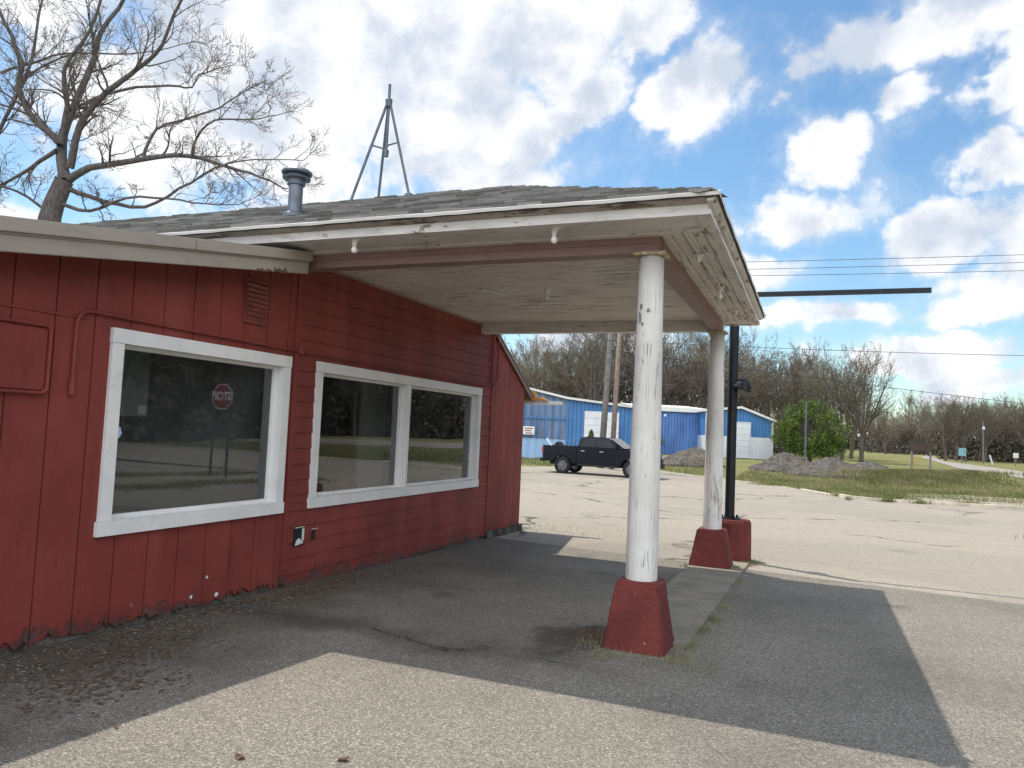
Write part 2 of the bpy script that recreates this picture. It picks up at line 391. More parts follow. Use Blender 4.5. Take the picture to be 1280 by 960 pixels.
def col_fn(g, c):
    v = g.scale(c, (9, 9, 1.3)); n = g.noise(v, 1.0, 9, .68); big = g.noise(c, 1.1, 4)
    m = g.ss(g.m('ADD', n, g.m('MULTIPLY', g.m('SUBTRACT', big, .5), .4)), .60, .64)
    b = g.mix(g.ss(g.noise(c, 2.2, 6), .3, .7), (.58, .56, .515), (.70, .68, .64))
    b = g.mix(g.m('MULTIPLY', g.ss(g.noise(g.scale(c, (7, 7, .7)), 1.4, 6, .65), .48, .72), .4), b, (.42, .39, .34))
    crk = g.ss(g.m('ABSOLUTE', g.m('SUBTRACT', g.noise(g.scale(c, (26, 26, .9)), 1.0, 4, .5, .3), .5)), .012, .002)
    crk = g.m('MULTIPLY', crk, g.ss(g.noise(c, 2.8, 4), .48, .6))
    b = g.mix(g.m('MULTIPLY', m, .8), b, (.33, .30, .26)); b = g.mix(g.m('MULTIPLY', crk, .75), b, (.16, .14, .12))
    return b, g.m('SUBTRACT', g.m('MULTIPLY', m, -.7), crk), .003
material('column_paint', col_fn, .6)
painted('beige_metal', (.33, .285, .235), (.18, .13, .10), .28, (3, 1.2, 4), 8, .55, (.20, .165, .13), .5, .08)
painted('worn_crown', (.36, .33, .29), (.16, .12, .09), .46, (3, 9, 14), 6, .7, (.12, .09, .07), .6, .1)
plain('drip_metal', (.62, .60, .55), .35, .0, .06, 3)
def shingle_fn(g, c):
    at_ = g.n('ShaderNodeAttribute'); at_.attribute_name = 'tone'
    t = at_.outputs['Fac']
    b = g.mix(t, (.095, .092, .086), (.29, .285, .27)); sp = g.noise(c, 160, 3, .8)
    b = g.mix(g.ss(sp, .5, .7, 0, .5), b, (.28, .27, .24)); b = g.mix(g.ss(g.noise(c, 1.6, 6), .5, .7, 0, .5), b, (.13, .125, .105))
    return b, sp, .003
material('shingle', shingle_fn, .95, spec=.15)
plain('galvanised', (.15, .165, .19), .45, .55, .2, 9)
plain('dark_metal', (.018, .02, .024), .45, .3, .2, 9)
plain('tower_metal', (.12, .14, .17), .5, .4, .2, 9)
material('concrete', lambda g, c: (g.mix(g.ss(g.noise(c, 2.4, 7, .65), .4, .7, 0, .6), g.mix(g.noise(c, 90, 4, .7), (.17, .152, .12), (.31, .28, .225)), (.11, .105, .085)), g.noise(c, 60, 5, .7), .004), .9, spec=.2)
material('dirty_concrete', lambda g, c: (g.mix(g.ss(g.noise(c, 5, 8, .7), .35, .7), (.035, .03, .025), (.17, .155, .13)), g.noise(c, 50, 5, .7), .006), .95)
plain('kerb_concrete', (.55, .49, .38), .9, 0, .2, 3)
plain('porcelain', (.72, .68, .60), .35, 0, .08, 20)
plain('bulb_glass', (.75, .74, .70), .12, 0, .03, 20, .6)
plain('interior_wall', (.30, .33, .31), .8, 0, .15, 1.2)
plain('interior_light', (.72, .74, .72), .8, 0, .08, 1.2)
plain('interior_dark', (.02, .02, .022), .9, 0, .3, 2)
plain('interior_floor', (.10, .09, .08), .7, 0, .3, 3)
plain('paper', (.65, .66, .62), .8, 0, .05, 8)
plain('sticker_blue', (.42, .55, .75), .5, 0, .3, 60)
plain('toolbox_red', (.30, .02, .03), .35, 0, .1, 9, .5)
plain('rubber', (.018, .018, .018), .85, 0, .2, 20)
plain('wood_orange', (.50, .24, .06), .8, 0, .3, 8)
plain('wood_pole', (.19, .18, .168), .9, 0, .25, 4)
plain('wood_pole_red', (.21, .165, .135), .9, 0, .25, 4)
plain('wire_black', (.03, .03, .035), .6)
plain('dead_leaf', (.105, .07, .045), .85, 0, .5, 40)
plain('stone_chip', (.24, .225, .19), .9, 0, .35, 50)
def ribbed(name, col, amp=.12, pitch=.3, var=.12):
    def fn(g, c):
        X, Y, Z = g.sep(c)
        fr = g.m('FRACT', g.m('MULTIPLY', X, 1/pitch)); r = g.ss(g.m('ABSOLUTE', g.m('SUBTRACT', fr, .5)), .38, .47)
        n = g.noise(g.scale(c, (1, 1, .3)), .9, 6, .6)
        a = tuple(x*(1-var) for x in col); b = tuple(min(1, x*(1+var)) for x in col)
        b_ = g.mix(g.ss(n, .3, .7), a, b); b_ = g.mix(g.ss(g.noise(g.scale(c, (2.5, 1, .15)), 1.5, 6), .55, .8, 0, .5), b_, tuple(x*.6+.05 for x in col))
        return b_, r, amp
    return material(name, fn, .5, 0, .4)
ribbed('blue_metal', (.06, .19, .42), .06)
ribbed('faded_blue_metal', (.085, .185, .44), .06, .3, .3)
ribbed('grey_blue_metal', (.15, .20, .30), .08, .55, .3)
ribbed('pale_blue_metal', (.30, .46, .66), .03, .6)
ribbed('white_metal', (.68, .70, .72), .02, .3, .05)
plain('white_door', (.70, .72, .74), .5, 0, .05, 2)
plain('white_roof', (.68, .67, .64), .5, 0, .1, .5)
def bark_fn(col):
    def fn(g, c):
        n = g.noise(g.scale(c, (6, 6, 1.2)), 3.0, 7, .7)
        return g.mix(g.ss(n, .3, .7), tuple(x*.55 for x in col), tuple(x*1.35 for x in col)), n, .02
    return fn
material('bark', bark_fn((.135, .115, .095)), .95, spec=.1)
material('bark_hero', bark_fn((.13, .115, .105)), .95, spec=.1)
plain('twig', (.15, .13, .108), .95, 0, .3, .6, .05)
plain('twig_tan', (.19, .16, .125), .95, 0, .35, .6, .05)
plain('bud_green', (.19, .20, .08), .9, 0, .4, .8, .05)
plain('bud_tan', (.20, .16, .11), .9, 0, .35, .8, .05)
def leaf_fn(g, c):
    n = g.noise(c, 1.6, 5); 
    return (g.mix(g.ss(n, .35, .65), (.03, .07, .012), (.15, .20, .035)),)
material('leaf', leaf_fn, .6, spec=.2)
def glass_mat(name, tint, ior=1.55):
    m = bpy.data.materials.new(name); m.use_nodes = True; nt = m.node_tree; nt.nodes.clear(); g = G(nt)
    out = g.n('ShaderNodeOutputMaterial'); tr = g.n('ShaderNodeBsdfTransparent', Color=(*tint, 1))
    gl = g.n('ShaderNodeBsdfGlossy', Roughness=.0, Color=(.95, .97, 1, 1))
    tc = g.n('ShaderNodeTexCoord').outputs['Object']
    bp = g.n('ShaderNodeBump', Height=g.noise(tc, 1.1, 2), Distance=.0005, Strength=1.0); nt.links.new(bp.outputs[0], gl.inputs['Normal'])
    fr = g.n('ShaderNodeFresnel', IOR=ior)
    f = g.m('MULTIPLY', fr.outputs[0], 1.75, True)
    mx = g.n('ShaderNodeMixShader', i0=f, i1=tr, i2=gl); nt.links.new(mx.outputs[0], out.inputs[0])
    # thin film of dust
    df = g.n('ShaderNodeBsdfDiffuse', Color=(.42, .43, .42, 1))
    m2 = g.n('ShaderNodeMixShader', i0=g.ss(g.noise(tc, 3.0, 7, .7), .35, .8, .012, .07), i1=mx.outputs[0], i2=df.outputs[0])
    nt.links.new(m2.outputs[0], out.inputs[0]); MATS[name] = m; return m
glass_mat('window_glass', (.72, .76, .75))
plain('car_black', (.006, .008, .014), .15, .0, .05, 1, .22)
plain('car_glass', (.008, .011, .016), .05, 0, .05, 1, .3)
plain('chrome', (.45, .46, .48), .25, .9, .05, 1)
plain('black_plastic', (.02, .02, .022), .6)
plain('headlight', (.6, .62, .64), .1, 0, .03, 1, .8)
plain('tail_light', (.30, .02, .02), .2, 0, .05, 1, .7)
plain('sign_red', (.24, .018, .02), .5, 0, .08, 3)
plain('sign_white', (.75, .75, .73), .5, 0, .05, 3)
plain('sign_green', (.22, .42, .50), .5, 0, .3, 3)
plain('sign_brown', (.075, .05, .04), .8, 0, .2, 2)
plain('sign_yellow', (.60, .38, .05), .6, 0, .1, 3)
# ------------------------------------------------------------------ ground
XG = [-3000, 3000]
bm = BM()
rows = []
for y in BY: rows.append([bm.verts.new((x, y, terr(y)-.03)) for x in XG])
for a, b in zip(rows, rows[1:]): bm.faces.new((a[0], a[1], b[1], b[0]))
struct(obj('ground', bm, 'grass'))
edge = [gnd(*p) for p in ((655, 584), (700, 583), (820, 589), (900, 599), (980, 609), (1055, 622))]
sheet('gravel_shoulder', [(-60, -40), (3.6, -40), (3.6, 20), (1.4, 31.4)] + [(p.x, p.y+1.2) for p in edge[::-1]] + [(-60, edge[0].y+2)], -.012, 'gravel')
kerbL = [gnd(*p) for p in ((1000, 612), (1040, 619.5), (1060, 623), (1090, 626), (1135, 629), (1200, 632.5), (1280, 637))]
kerbP = [(p.x, p.y) for p in kerbL] + [(12, 34.8), (20, 36.0), (60, 40)]
lot_edge = [(-60, 39.0), (edge[0].x, edge[0].y-1.5)] + [(p.x, p.y-.5) for p in edge[1:4]]
sheet('street', [(-60, 10.2), (5.0, 9.75), (5.0, 19.6), (8.6, 21), (60, 22)] + kerbP[::-1] + lot_edge[::-1], -.004, 'old_concrete_lot')
sheet('parking_lot', [(-30, -30), (4.6, -30), (4.6, 9.9), (2.2, 9.93), (-.65, 10.32), (-4.6, 10.85), (-4.6, 12.6), (-30, 12.9)], 0.0, 'asphalt')
# side street right of the lot, seen only in the windows' reflections
sheet('side_street', [(8.7, -60), (24, -60), (26, 10), (30, 24), (8.7, 21.5)], -.004, 'road')
sheet('verge', [(4.7, -40), (8.6, -40), (8.6, 19.5), (8.0, 20.4), (6.6, 20.6), (5.2, 19.4), (4.9, 16)], .005, 'gravel')
far = [gnd(*p) for p in ((1197, 585.5), (1280, 598.5))]
far2 = [gnd(*p) for p in ((1280, 589.5), (1180, 576.5))]
sheet('far_road', [(18.5, 170), (far[0].x, far[0].y), (far[1].x, far[1].y), (75, 30), (95, 30), (far2[0].x, far2[0].y), (far2[1].x, far2[1].y), (22.5, 172)], .012, 'road')
# gravel pad behind the kerb
pad = [gnd(*p) for p in ((1135, 618.5), (1200, 619.5), (1280, 624))]
sheet('gravel_pad', [(kerbL[4].x-.3, kerbL[4].y+.35)] + [(p.x, p.y) for p in pad] + [(14, 39.2), (14, 35.8), (kerbL[6].x, kerbL[6].y+.4)], .03, 'gravel')
# kerb: a real step
bm = BM()
kp = [Vector((p[0], p[1], 0)) for p in kerbP]
for i in range(len(kp)-1):
    a, b = kp[i], kp[i+1]; n = Vector((-(b-a).y, (b-a).x, 0)).normalized()*.2
    q = [a, b, b+n, a+n]; lo = []; hi = []
    hh = .11 if i > 0 else .05
    for p in q: lo.append(bm.verts.new((p.x, p.y, terr(p.y)-.05))); hi.append(bm.verts.new((p.x, p.y, terr(p.y)+hh)))
    bm.faces.new(hi)
    for k in range(4): bm.faces.new((lo[k], lo[(k+1) % 4], hi[(k+1) % 4], hi[k]))
bmesh.ops.recalc_face_normals(bm, faces=bm.faces)
struct(obj('kerb', bm, 'kerb_concrete'))
# pillar strip: concrete slabs between the two pillars
bm = BM()
for (y0, y1, dzz) in ((5.92, 7.86, .022), (7.89, 10.75, .03)):
    vs = [(-1.46, y0), (-.86+.02*(y0-5.9), y0), (-.86+.02*(y1-5.9), y1), (-1.46, y1)]
    prism(bm, vs, -.1, 0, 'z')
for v in bm.verts:
    v.co.z = terr(v.co.y) + (v.co.z if v.co.z < -.05 else (.022 if v.co.y < 7.87 else .032))
struct(obj('pillar_pavement', bm, 'concrete', bevel=.006))

# ================================================================== RED BUILDING
WX = -4.65
RB = empty('red_building', (WX, 5.85, -.1), 'long low red wooden building with white framed windows and a pillared canopy', 'building')
W1 = (3.81, 5.78, .62, 2.10); W2 = (6.18, 10.22, .63, 2.10)
def zrake(y): return 2.39 + .1655*(y-2.8)      # bottom edge of the left wing's sloping trim
def rect_minus(y0, y1, z0, z1, hole):
    hy0, hy1, hz0, hz1 = hole
    if y1 <= hy0 or y0 >= hy1 or z1 <= hz0 or z0 >= hz1: return [(y0, y1, z0, z1)]
    out = []
    if z0 < hz0: out.append((y0, y1, z0, hz0))
    if z1 > hz1: out.append((y0, y1, hz1, z1))
    if y0 < hy0: out.append((y0, hy0, max(z0, hz0), min(z1, hz1)))
    if y1 > hy1: out.append((hy1, y1, max(z0, hz0), min(z1, hz1)))
    return out
# left wing: vertical boards with gaps, ragged rotten feet
hole1 = (W1[0]+.06, W1[1]-.06, W1[2]+.06, W1[3]-.06); hole2 = (W2[0]+.06, W2[1]-.06, W2[2]+.06, W2[3]-.06)
bm = BM()
ys = [1.0] + [y for y in np.arange(3.1-.2925*7, 5.8, .2925) if y > 1.05] + [5.83]
for a, b in zip(ys, ys[1:]):
    th = random.uniform(-.001, .0015); zb = terr(a) + .02
    for (y0, y1, z0, z1) in rect_minus(a+.004, b-.005, zb, 3.2, hole1):
        tz0 = z1 if z1 < 3 else zrake(y0)+.08; tz1 = z1 if z1 < 3 else zrake(y1)+.08
        n = 9 if z0 < .3 else 1
        if n > 1:
            top = [(y1, tz1), (y0, tz0)]
            bot = []
            for k in range(n+1):
                yy = y0+(y1-y0)*k/n; bot.append((yy, z0 + abs(random.gauss(0, .022)) + (.05 if random.random() < .12 else 0)))
            prism(bm, bot+top, WX-.02, WX+th, 'x')
        else: prism(bm, [(y0, z0), (y1, z0), (y1, tz1), (y0, tz0)], WX-.02, WX+th, 'x')
bmesh.ops.recalc_face_normals(bm, faces=bm.faces)
obj('board_wall', bm, 'red_paint', RB, bevel=0)
bm = BM()   # backing behind the gaps
for (y0, y1, z0, z1) in rect_minus(1.0, 5.84, -.05, 2.2, hole1): box(bm, WX-.06, WX-.021, y0, y1, z0, z1)
prism(bm, [(1.0, 2.2), (5.84, 2.2), (5.84, zrake(5.84)+.1), (1.0, zrake(1.0)+.1)][:4], WX-.0602, WX-.0212, 'x')
obj('wall_backing', bm, 'red_paint', RB)
# main block: lap siding, each course a wedge
bm = BM()
z = terr(8)+.0; k = 0
edges_v = []
while z < 3.08:
    z1 = min(z+.152, 3.09)
    for (y0, y1, a0, a1) in rect_minus(5.90, 10.60, z, z1, hole2):
        t0 = .012*(1-(a0-z)/.152); t1 = .012*(1-(a1-z)/.152)+.001
        # butt joints split a course
        cuts = [y0] + ([] if y1-y0 < 2 else sorted([y0+random.uniform(.8, y1-y0-.6)])) + [y1]
        for c0, c1 in zip(cuts, cuts[1:]):
            w0 = random.uniform(-.0015, .0015)
            vs = [(WX-.02, c0, a0), (WX+t0+w0, c0+.001, a0+.003), (WX+t1+w0, c0+.001, a1), (WX-.02, c0, a1)]
            ve = [(WX-.02, c1-.002, a0), (WX+t0+w0, c1-.003, a0+.003), (WX+t1+w0, c1-.003, a1), (WX-.02, c1-.002, a1)]
            A = [bm.verts.new(v) for v in vs]; B = [bm.verts.new(v) for v in ve]
            bm.faces.new(A); bm.faces.new(B[::-1])
            for q in range(4): bm.faces.new((A[q], B[q], B[(q+1) % 4], A[(q+1) % 4]))
    z = z1; k += 1
bmesh.ops.recalc_face_normals(bm, faces=bm.faces)
obj('lap_siding', bm, 'red_paint', RB)
bm = BM()
for (y0, y1, z0, z1) in rect_minus(5.84, 10.62, -.12, 3.1, hole2): box(bm, WX-.07, WX-.0205, y0, y1, z0, z1)
obj('wall_backing', bm, 'red_paint', RB)
bm = BM()   # corner boards
box(bm, WX-.02, WX+.012, 5.835, 5.898, -.06, 3.09); obj('corner_board', bm, 'red_paint', RB, bevel=.003)
bm = BM(); box(bm, WX-.02, WX+.02, 10.60, 10.66, -.17, 3.0)
obj('corner_board', bm, 'red_paint', RB, bevel=.003)
# rear wing
def zr2(y): return 3.02 - .535*(y-10.62)
bm = BM(); y = 10.665
while y < 12.04:
    y1 = min(y+.118, 12.06); prism(bm, [(y+.003, terr(y)+.10), (y1-.004, terr(y)+.10), (y1-.004, zr2(y1)), (y+.003, zr2(y))], WX-.03, WX+.0+random.uniform(0, .002), 'x'); y = y1
bmesh.ops.recalc_face_normals(bm, faces=bm.faces)
obj('board_wall', bm, 'red_paint', RB)
bm = BM(); prism(bm, [(10.62, -.2), (12.055, -.2), (12.055, zr2(12.055)+.0), (10.62, zr2(10.62))], WX-.08, WX-.031, 'x')
prism(bm, [(-4.731, -.3), (-12, -.3), (-12, 2.25), (-4.731, 2.25)], 12.0, 12.05, 'y'); obj('wall_backing', bm, 'red_paint', RB)
# foundation
bm = BM()
def found(y0, y1, out, h):
    n = max(2, int((y1-y0)/.12)); prev = None
    for i in range(n+1):
        yy = y0+(y1-y0)*i/n; zt = terr(yy)+h+random.uniform(-.012, .012)
        cur = [bm.verts.new((WX+out+random.uniform(-.006, .006), yy, terr(yy)-.1)), bm.verts.new((WX+out-.01, yy, zt)), bm.verts.new((WX-.12, yy, zt))]
        if prev:
            bm.faces.new((prev[0], cur[0], cur[1], prev[1])); bm.faces.new((prev[1], cur[1], cur[2], prev[2]))
        prev = cur
found(1.0, 10.6, -.012, .06); found(10.6, 12.12, .05, .10)
bmesh.ops.recalc_face_normals(bm, faces=bm.faces)
obj('foundation', bm, 'dirty_concrete', RB)
# windows: casing (mesh) > pane, sill, jamb, mullion
def window(w, mull=None):
    y0, y1, z0, z1 = w; c = .105; X0, X1 = WX-.02, WX+.032
    bm = BM()
    box(bm, X0, X1, y0, y1, z1-c, z1); box(bm, X0, X1-.004, y0+.005, y0+c, z0+c, z1-c-.002); box(bm, X0, X1-.004, y1-c, y1-.005, z0+c, z1-c-.002)
    wn = obj('window', bm, 'white_trim', RB, bevel=.003)
    bm = BM(); box(bm, X0, X1+.006, y0-.01, y1+.005, z0, z0+c-.002)
    obj('sill', bm, 'white_trim', wn, bevel=.004)
    iy0, iy1, iz0, iz1 = y0+c, y1-c, z0+c, z1-c
    bm = BM(); d = -.13   # jambs and inner stop
    t = .02
    box(bm, WX+d, WX-.0205, iy0-t, iy0+.002, iz0-t, iz1+t); box(bm, WX+d, WX-.0205, iy1-.002, iy1+t, iz0-t, iz1+t)
    box(bm, WX+d, WX-.021, iy0+.0025, iy1-.0025, iz1-.002, iz1+t); box(bm, WX+d, WX-.021, iy0+.0025, iy1-.0025, iz0-t, iz0+.002)
    s = .03   # stop bead around the pane
    spans = [(iy0, iy1)] if mull is None else [(iy0, mull-.055), (mull+.055, iy1)]
    for a, b in spans:
        for (q0, q1, r0, r1) in ((a, a+s, iz0, iz1), (b-s, b, iz0, iz1), (a+s, b-s, iz0, iz0+s), (a+s, b-s, iz1-s, iz1)):
            box(bm, WX-.105, WX-.062, q0+.001, q1-.001, r0+.001, r1-.001)
    obj('jamb', bm, 'white_trim', wn)
    if mull:
        bm = BM(); box(bm, WX-.11, WX+.012, mull-.055, mull+.055, iz0+.001, iz1-.001)
        box(bm, WX+.012, WX+.026, mull-.03, mull+.03, iz0+.001, iz1-.001); obj('mullion', bm, 'white_trim', wn, bevel=.003)
    for a, b in spans:
        bm = BM(); vs = [bm.verts.new(p) for p in ((WX-.085, a+.01, iz0+.01), (WX-.085, b-.01, iz0+.01), (WX-.085, b-.01, iz1-.01), (WX-.085, a+.01, iz1-.01))]
        bm.faces.new(vs); obj('pane', bm, 'window_glass', wn)
    return wn
win1 = window(W1); win2 = window(W2, 8.06)
win1['label'] = 'single wide picture window'; win2['label'] = 'double window split by a mullion'
bm = BM(); vs = [(WX-.083, 3.945+random.uniform(-.003, .003)+a, 1.30+b) for a, b in ((0, 0), (.075, .01), (.095, .045), (.08, .09), (.02, .10), (0, .06))]
bm.faces.new([bm.verts.new(v) for v in vs]); obj('sticker', bm, 'sticker_blue', win1)
# interior of the two rooms
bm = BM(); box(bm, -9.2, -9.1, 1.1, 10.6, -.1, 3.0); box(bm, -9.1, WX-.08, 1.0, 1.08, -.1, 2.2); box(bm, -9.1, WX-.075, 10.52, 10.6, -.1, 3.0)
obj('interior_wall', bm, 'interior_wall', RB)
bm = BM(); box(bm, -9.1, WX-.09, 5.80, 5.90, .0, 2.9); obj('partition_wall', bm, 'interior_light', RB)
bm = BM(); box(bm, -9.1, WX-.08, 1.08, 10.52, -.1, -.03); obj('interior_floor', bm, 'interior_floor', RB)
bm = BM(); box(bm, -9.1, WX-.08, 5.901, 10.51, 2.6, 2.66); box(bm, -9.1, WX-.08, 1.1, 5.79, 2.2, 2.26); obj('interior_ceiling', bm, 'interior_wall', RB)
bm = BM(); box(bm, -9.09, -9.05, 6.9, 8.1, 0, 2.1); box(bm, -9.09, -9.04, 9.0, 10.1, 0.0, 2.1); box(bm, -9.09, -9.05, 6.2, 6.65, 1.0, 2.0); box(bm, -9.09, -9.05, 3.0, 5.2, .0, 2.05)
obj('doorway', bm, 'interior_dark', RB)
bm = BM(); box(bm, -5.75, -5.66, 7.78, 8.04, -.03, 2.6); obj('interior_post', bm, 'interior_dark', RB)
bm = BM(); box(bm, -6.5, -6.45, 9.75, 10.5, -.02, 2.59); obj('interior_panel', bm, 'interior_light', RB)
bm = BM(); box(bm, -5.35, -5.3, 3.8, 4.76, 1.47, 2.19); obj('interior_panel', bm, 'interior_wall', RB)
for z_ in (1.49, 2.0):
    bm = BM(); box(bm, -5.298, -5.294, 4.66, 4.74, z_, z_+.075); obj('notice', bm, 'paper', RB)
for (a, b, c_, d_) in ((-5.0, -4.95, 1.1, 1.2), (-5.5, -5.42, 1.25, 1.38)):
    bm = BM(); box(bm, a, b, 10.505, 10.519, c_, d_); obj('light_switch', bm, 'paper', RB)
# roof: hip roof over main block and canopy
E0 = (-.60, 5.10, 3.245); RZ = 4.30; RY = 7.80; EX = -.62; YN, YF = 5.09, 10.51; AX = -3.33; EZ = 3.172; LX = -12.5
roofbm = BM()
def v3(*a): return roofbm.verts.new(a)
A_, B_, Cn, Df, Ef, Fn = v3(EX, YN, EZ-.02), v3(EX, YF, EZ-.02), v3(LX, YN, EZ-.02), v3(LX, YF, EZ-.02), v3(AX, RY, RZ-.02), v3(LX, RY, RZ-.02)
for f in ((Cn, A_, Ef, Fn), (A_, B_, Ef), (B_, Df, Fn, Ef), (Cn, Fn, Df), (Cn, Df, B_, A_)): roofbm.faces.new(f)
bmesh.ops.recalc_face_normals(roofbm, faces=roofbm.faces)
roof = obj('roof', roofbm, 'shingle', RB)
# shingle courses as real overlapping tabs
V = []; Fs = []; tone = []
def tab(P0, P1, P2, P3, th, t):
    i = len(V); n = (P1-P0).cross(P3-P0).normalized()
    V.extend([P0, P1, P2, P3, P0+n*th, P1+n*th, P2+n*.002, P3+n*.002])
    Fs.extend([(i+4, i+5, i+6, i+7), (i, i+1, i+5, i+4), (i+1, i+2, i+6, i+5), (i+3, i, i+4, i+7)]); tone.extend([t]*8)
sl_n = 21
for s in range(sl_n):
    t0, t1 = max(.012, s/sl_n), (s+1.25)/sl_n; t1 = min(t1, 1)
    for face in ('near', 'far', 'east'):
        if face in ('near', 'far'):
            yb = (YN if face == 'near' else YF); sg = 1
            f0 = Vector((0, yb+(RY-yb)*t0, EZ+(RZ-EZ)*t0)); f1 = Vector((0, yb+(RY-yb)*t1, EZ+(RZ-EZ)*t1))
            xe = EX+(AX-EX)*t0; xe1 = EX+(AX-EX)*t1-.01; x = LX + random.uniform(0, .3)
            while x < xe-.01:
                w = random.choice((.14, .2, .3, .3)); x1 = min(x+w, xe)
                dr = (0 if s == 0 else random.choice((0, 0, .02)))*(1 if face == 'near' else -1)
                jit = random.uniform(-.006, .006)
                q = [Vector((x, f0.y-dr, f0.z-abs(dr)*.41+.002)), Vector((x1-.004, f0.y-dr, f0.z-abs(dr)*.41+.002)), Vector((min(x1-.004, xe1), f1.y, f1.z)), Vector((min(x, xe1), f1.y, f1.z))]
                if face == 'far': q = [q[1], q[0], q[3], q[2]]
                tab(*q, .018+random.choice((0, .007, .012))+jit*.4, random.random()); x = x1
        else:
            xa = EX+(AX-EX)*t0; xb = EX+(AX-EX)*t1; ya, yb = YN+(RY-YN)*t0, YF+(RY-YF)*t0; yc, yd = YN+(RY-YN)*t1+.01, YF+(RY-YF)*t1-.01
            y = ya
            while y < yb-.01:
                y1 = min(y+random.choice((.14, .2, .3)), yb)
                tab(Vector((xa, y, EZ+(RZ-EZ)*t0+.002)), Vector((xa, y1-.004, EZ+(RZ-EZ)*t0+.002)), Vector((xb, max(yc, min(y1-.004, yd)), EZ+(RZ-EZ)*t1)), Vector((xb, max(yc, min(y, yd)), EZ+(RZ-EZ)*t1)), .016+random.choice((0, .006)), random.random()); y = y1
# ridge and hip caps, folded over the two roof planes
def roofz(x, y):
    k = (RZ-EZ)/(RY-YN); return min(EZ+(y-YN)*k, EZ+(YF-y)*k, EZ+(EX-x)*k, RZ+.02)
def caps(P, Q):
    L = (Q-P).length; n = int(L/.15); d = (Q-P)/n; side = Vector((d.y, -d.x, 0)).normalized()*.12
    for i in range(n):
        a = P+d*i; b = a+d*1.15; k = len(V); t = random.random(); h = .012+random.uniform(0, .003)
        for c, hh in ((a, h), (b, h-.006)):
            for q in (c+side, c, c-side): V.append(Vector((q.x, q.y, (roofz(q.x, q.y) if q is not c else roofz(c.x, c.y)+.004)+hh)))
        tone.extend([t]*6); Fs.extend([(k, k+1, k+4, k+3), (k+1, k+2, k+5, k+4)])
caps(Vector((AX, RY, RZ+.0)), Vector((LX, RY, RZ+.0)))
caps(Vector((EX-.03, YN+.03, EZ)), Vector((AX, RY, RZ))); caps(Vector((EX-.03, YF-.03, EZ)), Vector((AX, RY, RZ)))
off = wloc(roof); V = [v-off for v in V]
sh = raw('shingles', V, Fs, 'shingle', roof)
att = sh.data.attributes.new('tone', 'FLOAT', 'POINT'); att.data.foreach_set('value', tone)
# vent stack on the roof
bm = BM(); vx, vy = -4.9, 6.02; vz = EZ+(vy-YN)*(RZ-EZ)/(RY-YN)-.03
lathe(bm, [(.12, vz-.09), (.115, vz+.04), (.082, vz+.06), (.07, vz+.065), (.07, vz+.34), (.0705, vz+.37), (.0, vz+.37)], 20, (vx, vy, 0))
stack = obj('vent_stack', bm, 'galvanised', roof, smooth=False)
bm = BM()
lathe(bm, [(.088, vz+.345), (.088, vz+.40), (.135, vz+.405), (.142, vz+.42), (.10, vz+.425), (.10, vz+.45), (.15, vz+.455), (.155, vz+.475), (.13, vz+.50), (.06, vz+.515), (0, vz+.515)], 20, (vx, vy, 0))
o = obj('vent_cap', bm, 'tower_metal', roof)
# fascia and crown
bm = BM()
prism(bm, [(5.20, 3.055), (5.225, 3.055), (5.225, 3.15), (5.20, 3.15)], LX, -.70, 'x')
fa = obj('fascia', bm, 'old_white', RB)
bm = BM(); prism(bm, [(5.175, 3.130), (5.1995, 3.128), (5.1995, 3.150), (5.12, 3.150)], LX, -.64, 'x'); obj('crown_moulding', bm, 'worn_crown', fa)
bm = BM()
prism(bm, [(-.70, 3.052), (-.725, 3.052), (-.725, 3.149), (-.70, 3.149)], 5.227, 10.45, 'y')
prism(bm, [(-.672, 3.128), (-.6995, 3.128), (-.6995, 3.149), (-.635, 3.149)], 5.13, 10.49, 'y')
prism(bm, [(-.682, 3.057), (-.6995, 3.057), (-.6995, 3.092), (-.682, 3.092)], 5.205, 10.46, 'y')
obj('fascia', bm, 'old_white_outer', RB)
bm = BM(); prism(bm, [(10.45, 3.05), (10.475, 3.05), (10.475, 3.15), (10.45, 3.15)], LX, -.701, 'x'); obj('fascia', bm, 'old_white', RB)
# drip edge: slightly wavy bright metal strip
V = []; Fs = []
n = 160
for i in range(n+1):
    x = LX+(EX+.012-LX)*i/n; wv = .003*math.sin(i*.37)+.002*math.sin(i*1.3)
    V += [Vector((x, 5.092+wv*.5, 3.152+wv)), Vector((x, 5.085+wv*.5, 3.174+wv)), Vector((x, 5.16, 3.207+wv*.3))]
    if i:
        a = 3*(i-1); b = 3*i; Fs += [(a, b, b+1, a+1), (a+1, b+1, b+2, a+2)]
i0 = len(V)
for i in range(61):
    y = 5.085+(10.52-5.085)*i/60; wv = .004*math.sin(i*.9)
    V += [Vector((-.612, y, 3.152+wv)), Vector((-.607, y, 3.174+wv)), Vector((-.68, y, 3.205))]
    if i:
        a = i0+3*(i-1); b = i0+3*i; Fs += [(a, b, b+1, a+1), (a+1, b+1, b+2, a+2)]
offb = wloc(RB); V = [v-offb for v in V]
raw('drip_edge', V, Fs, 'drip_metal', RB)
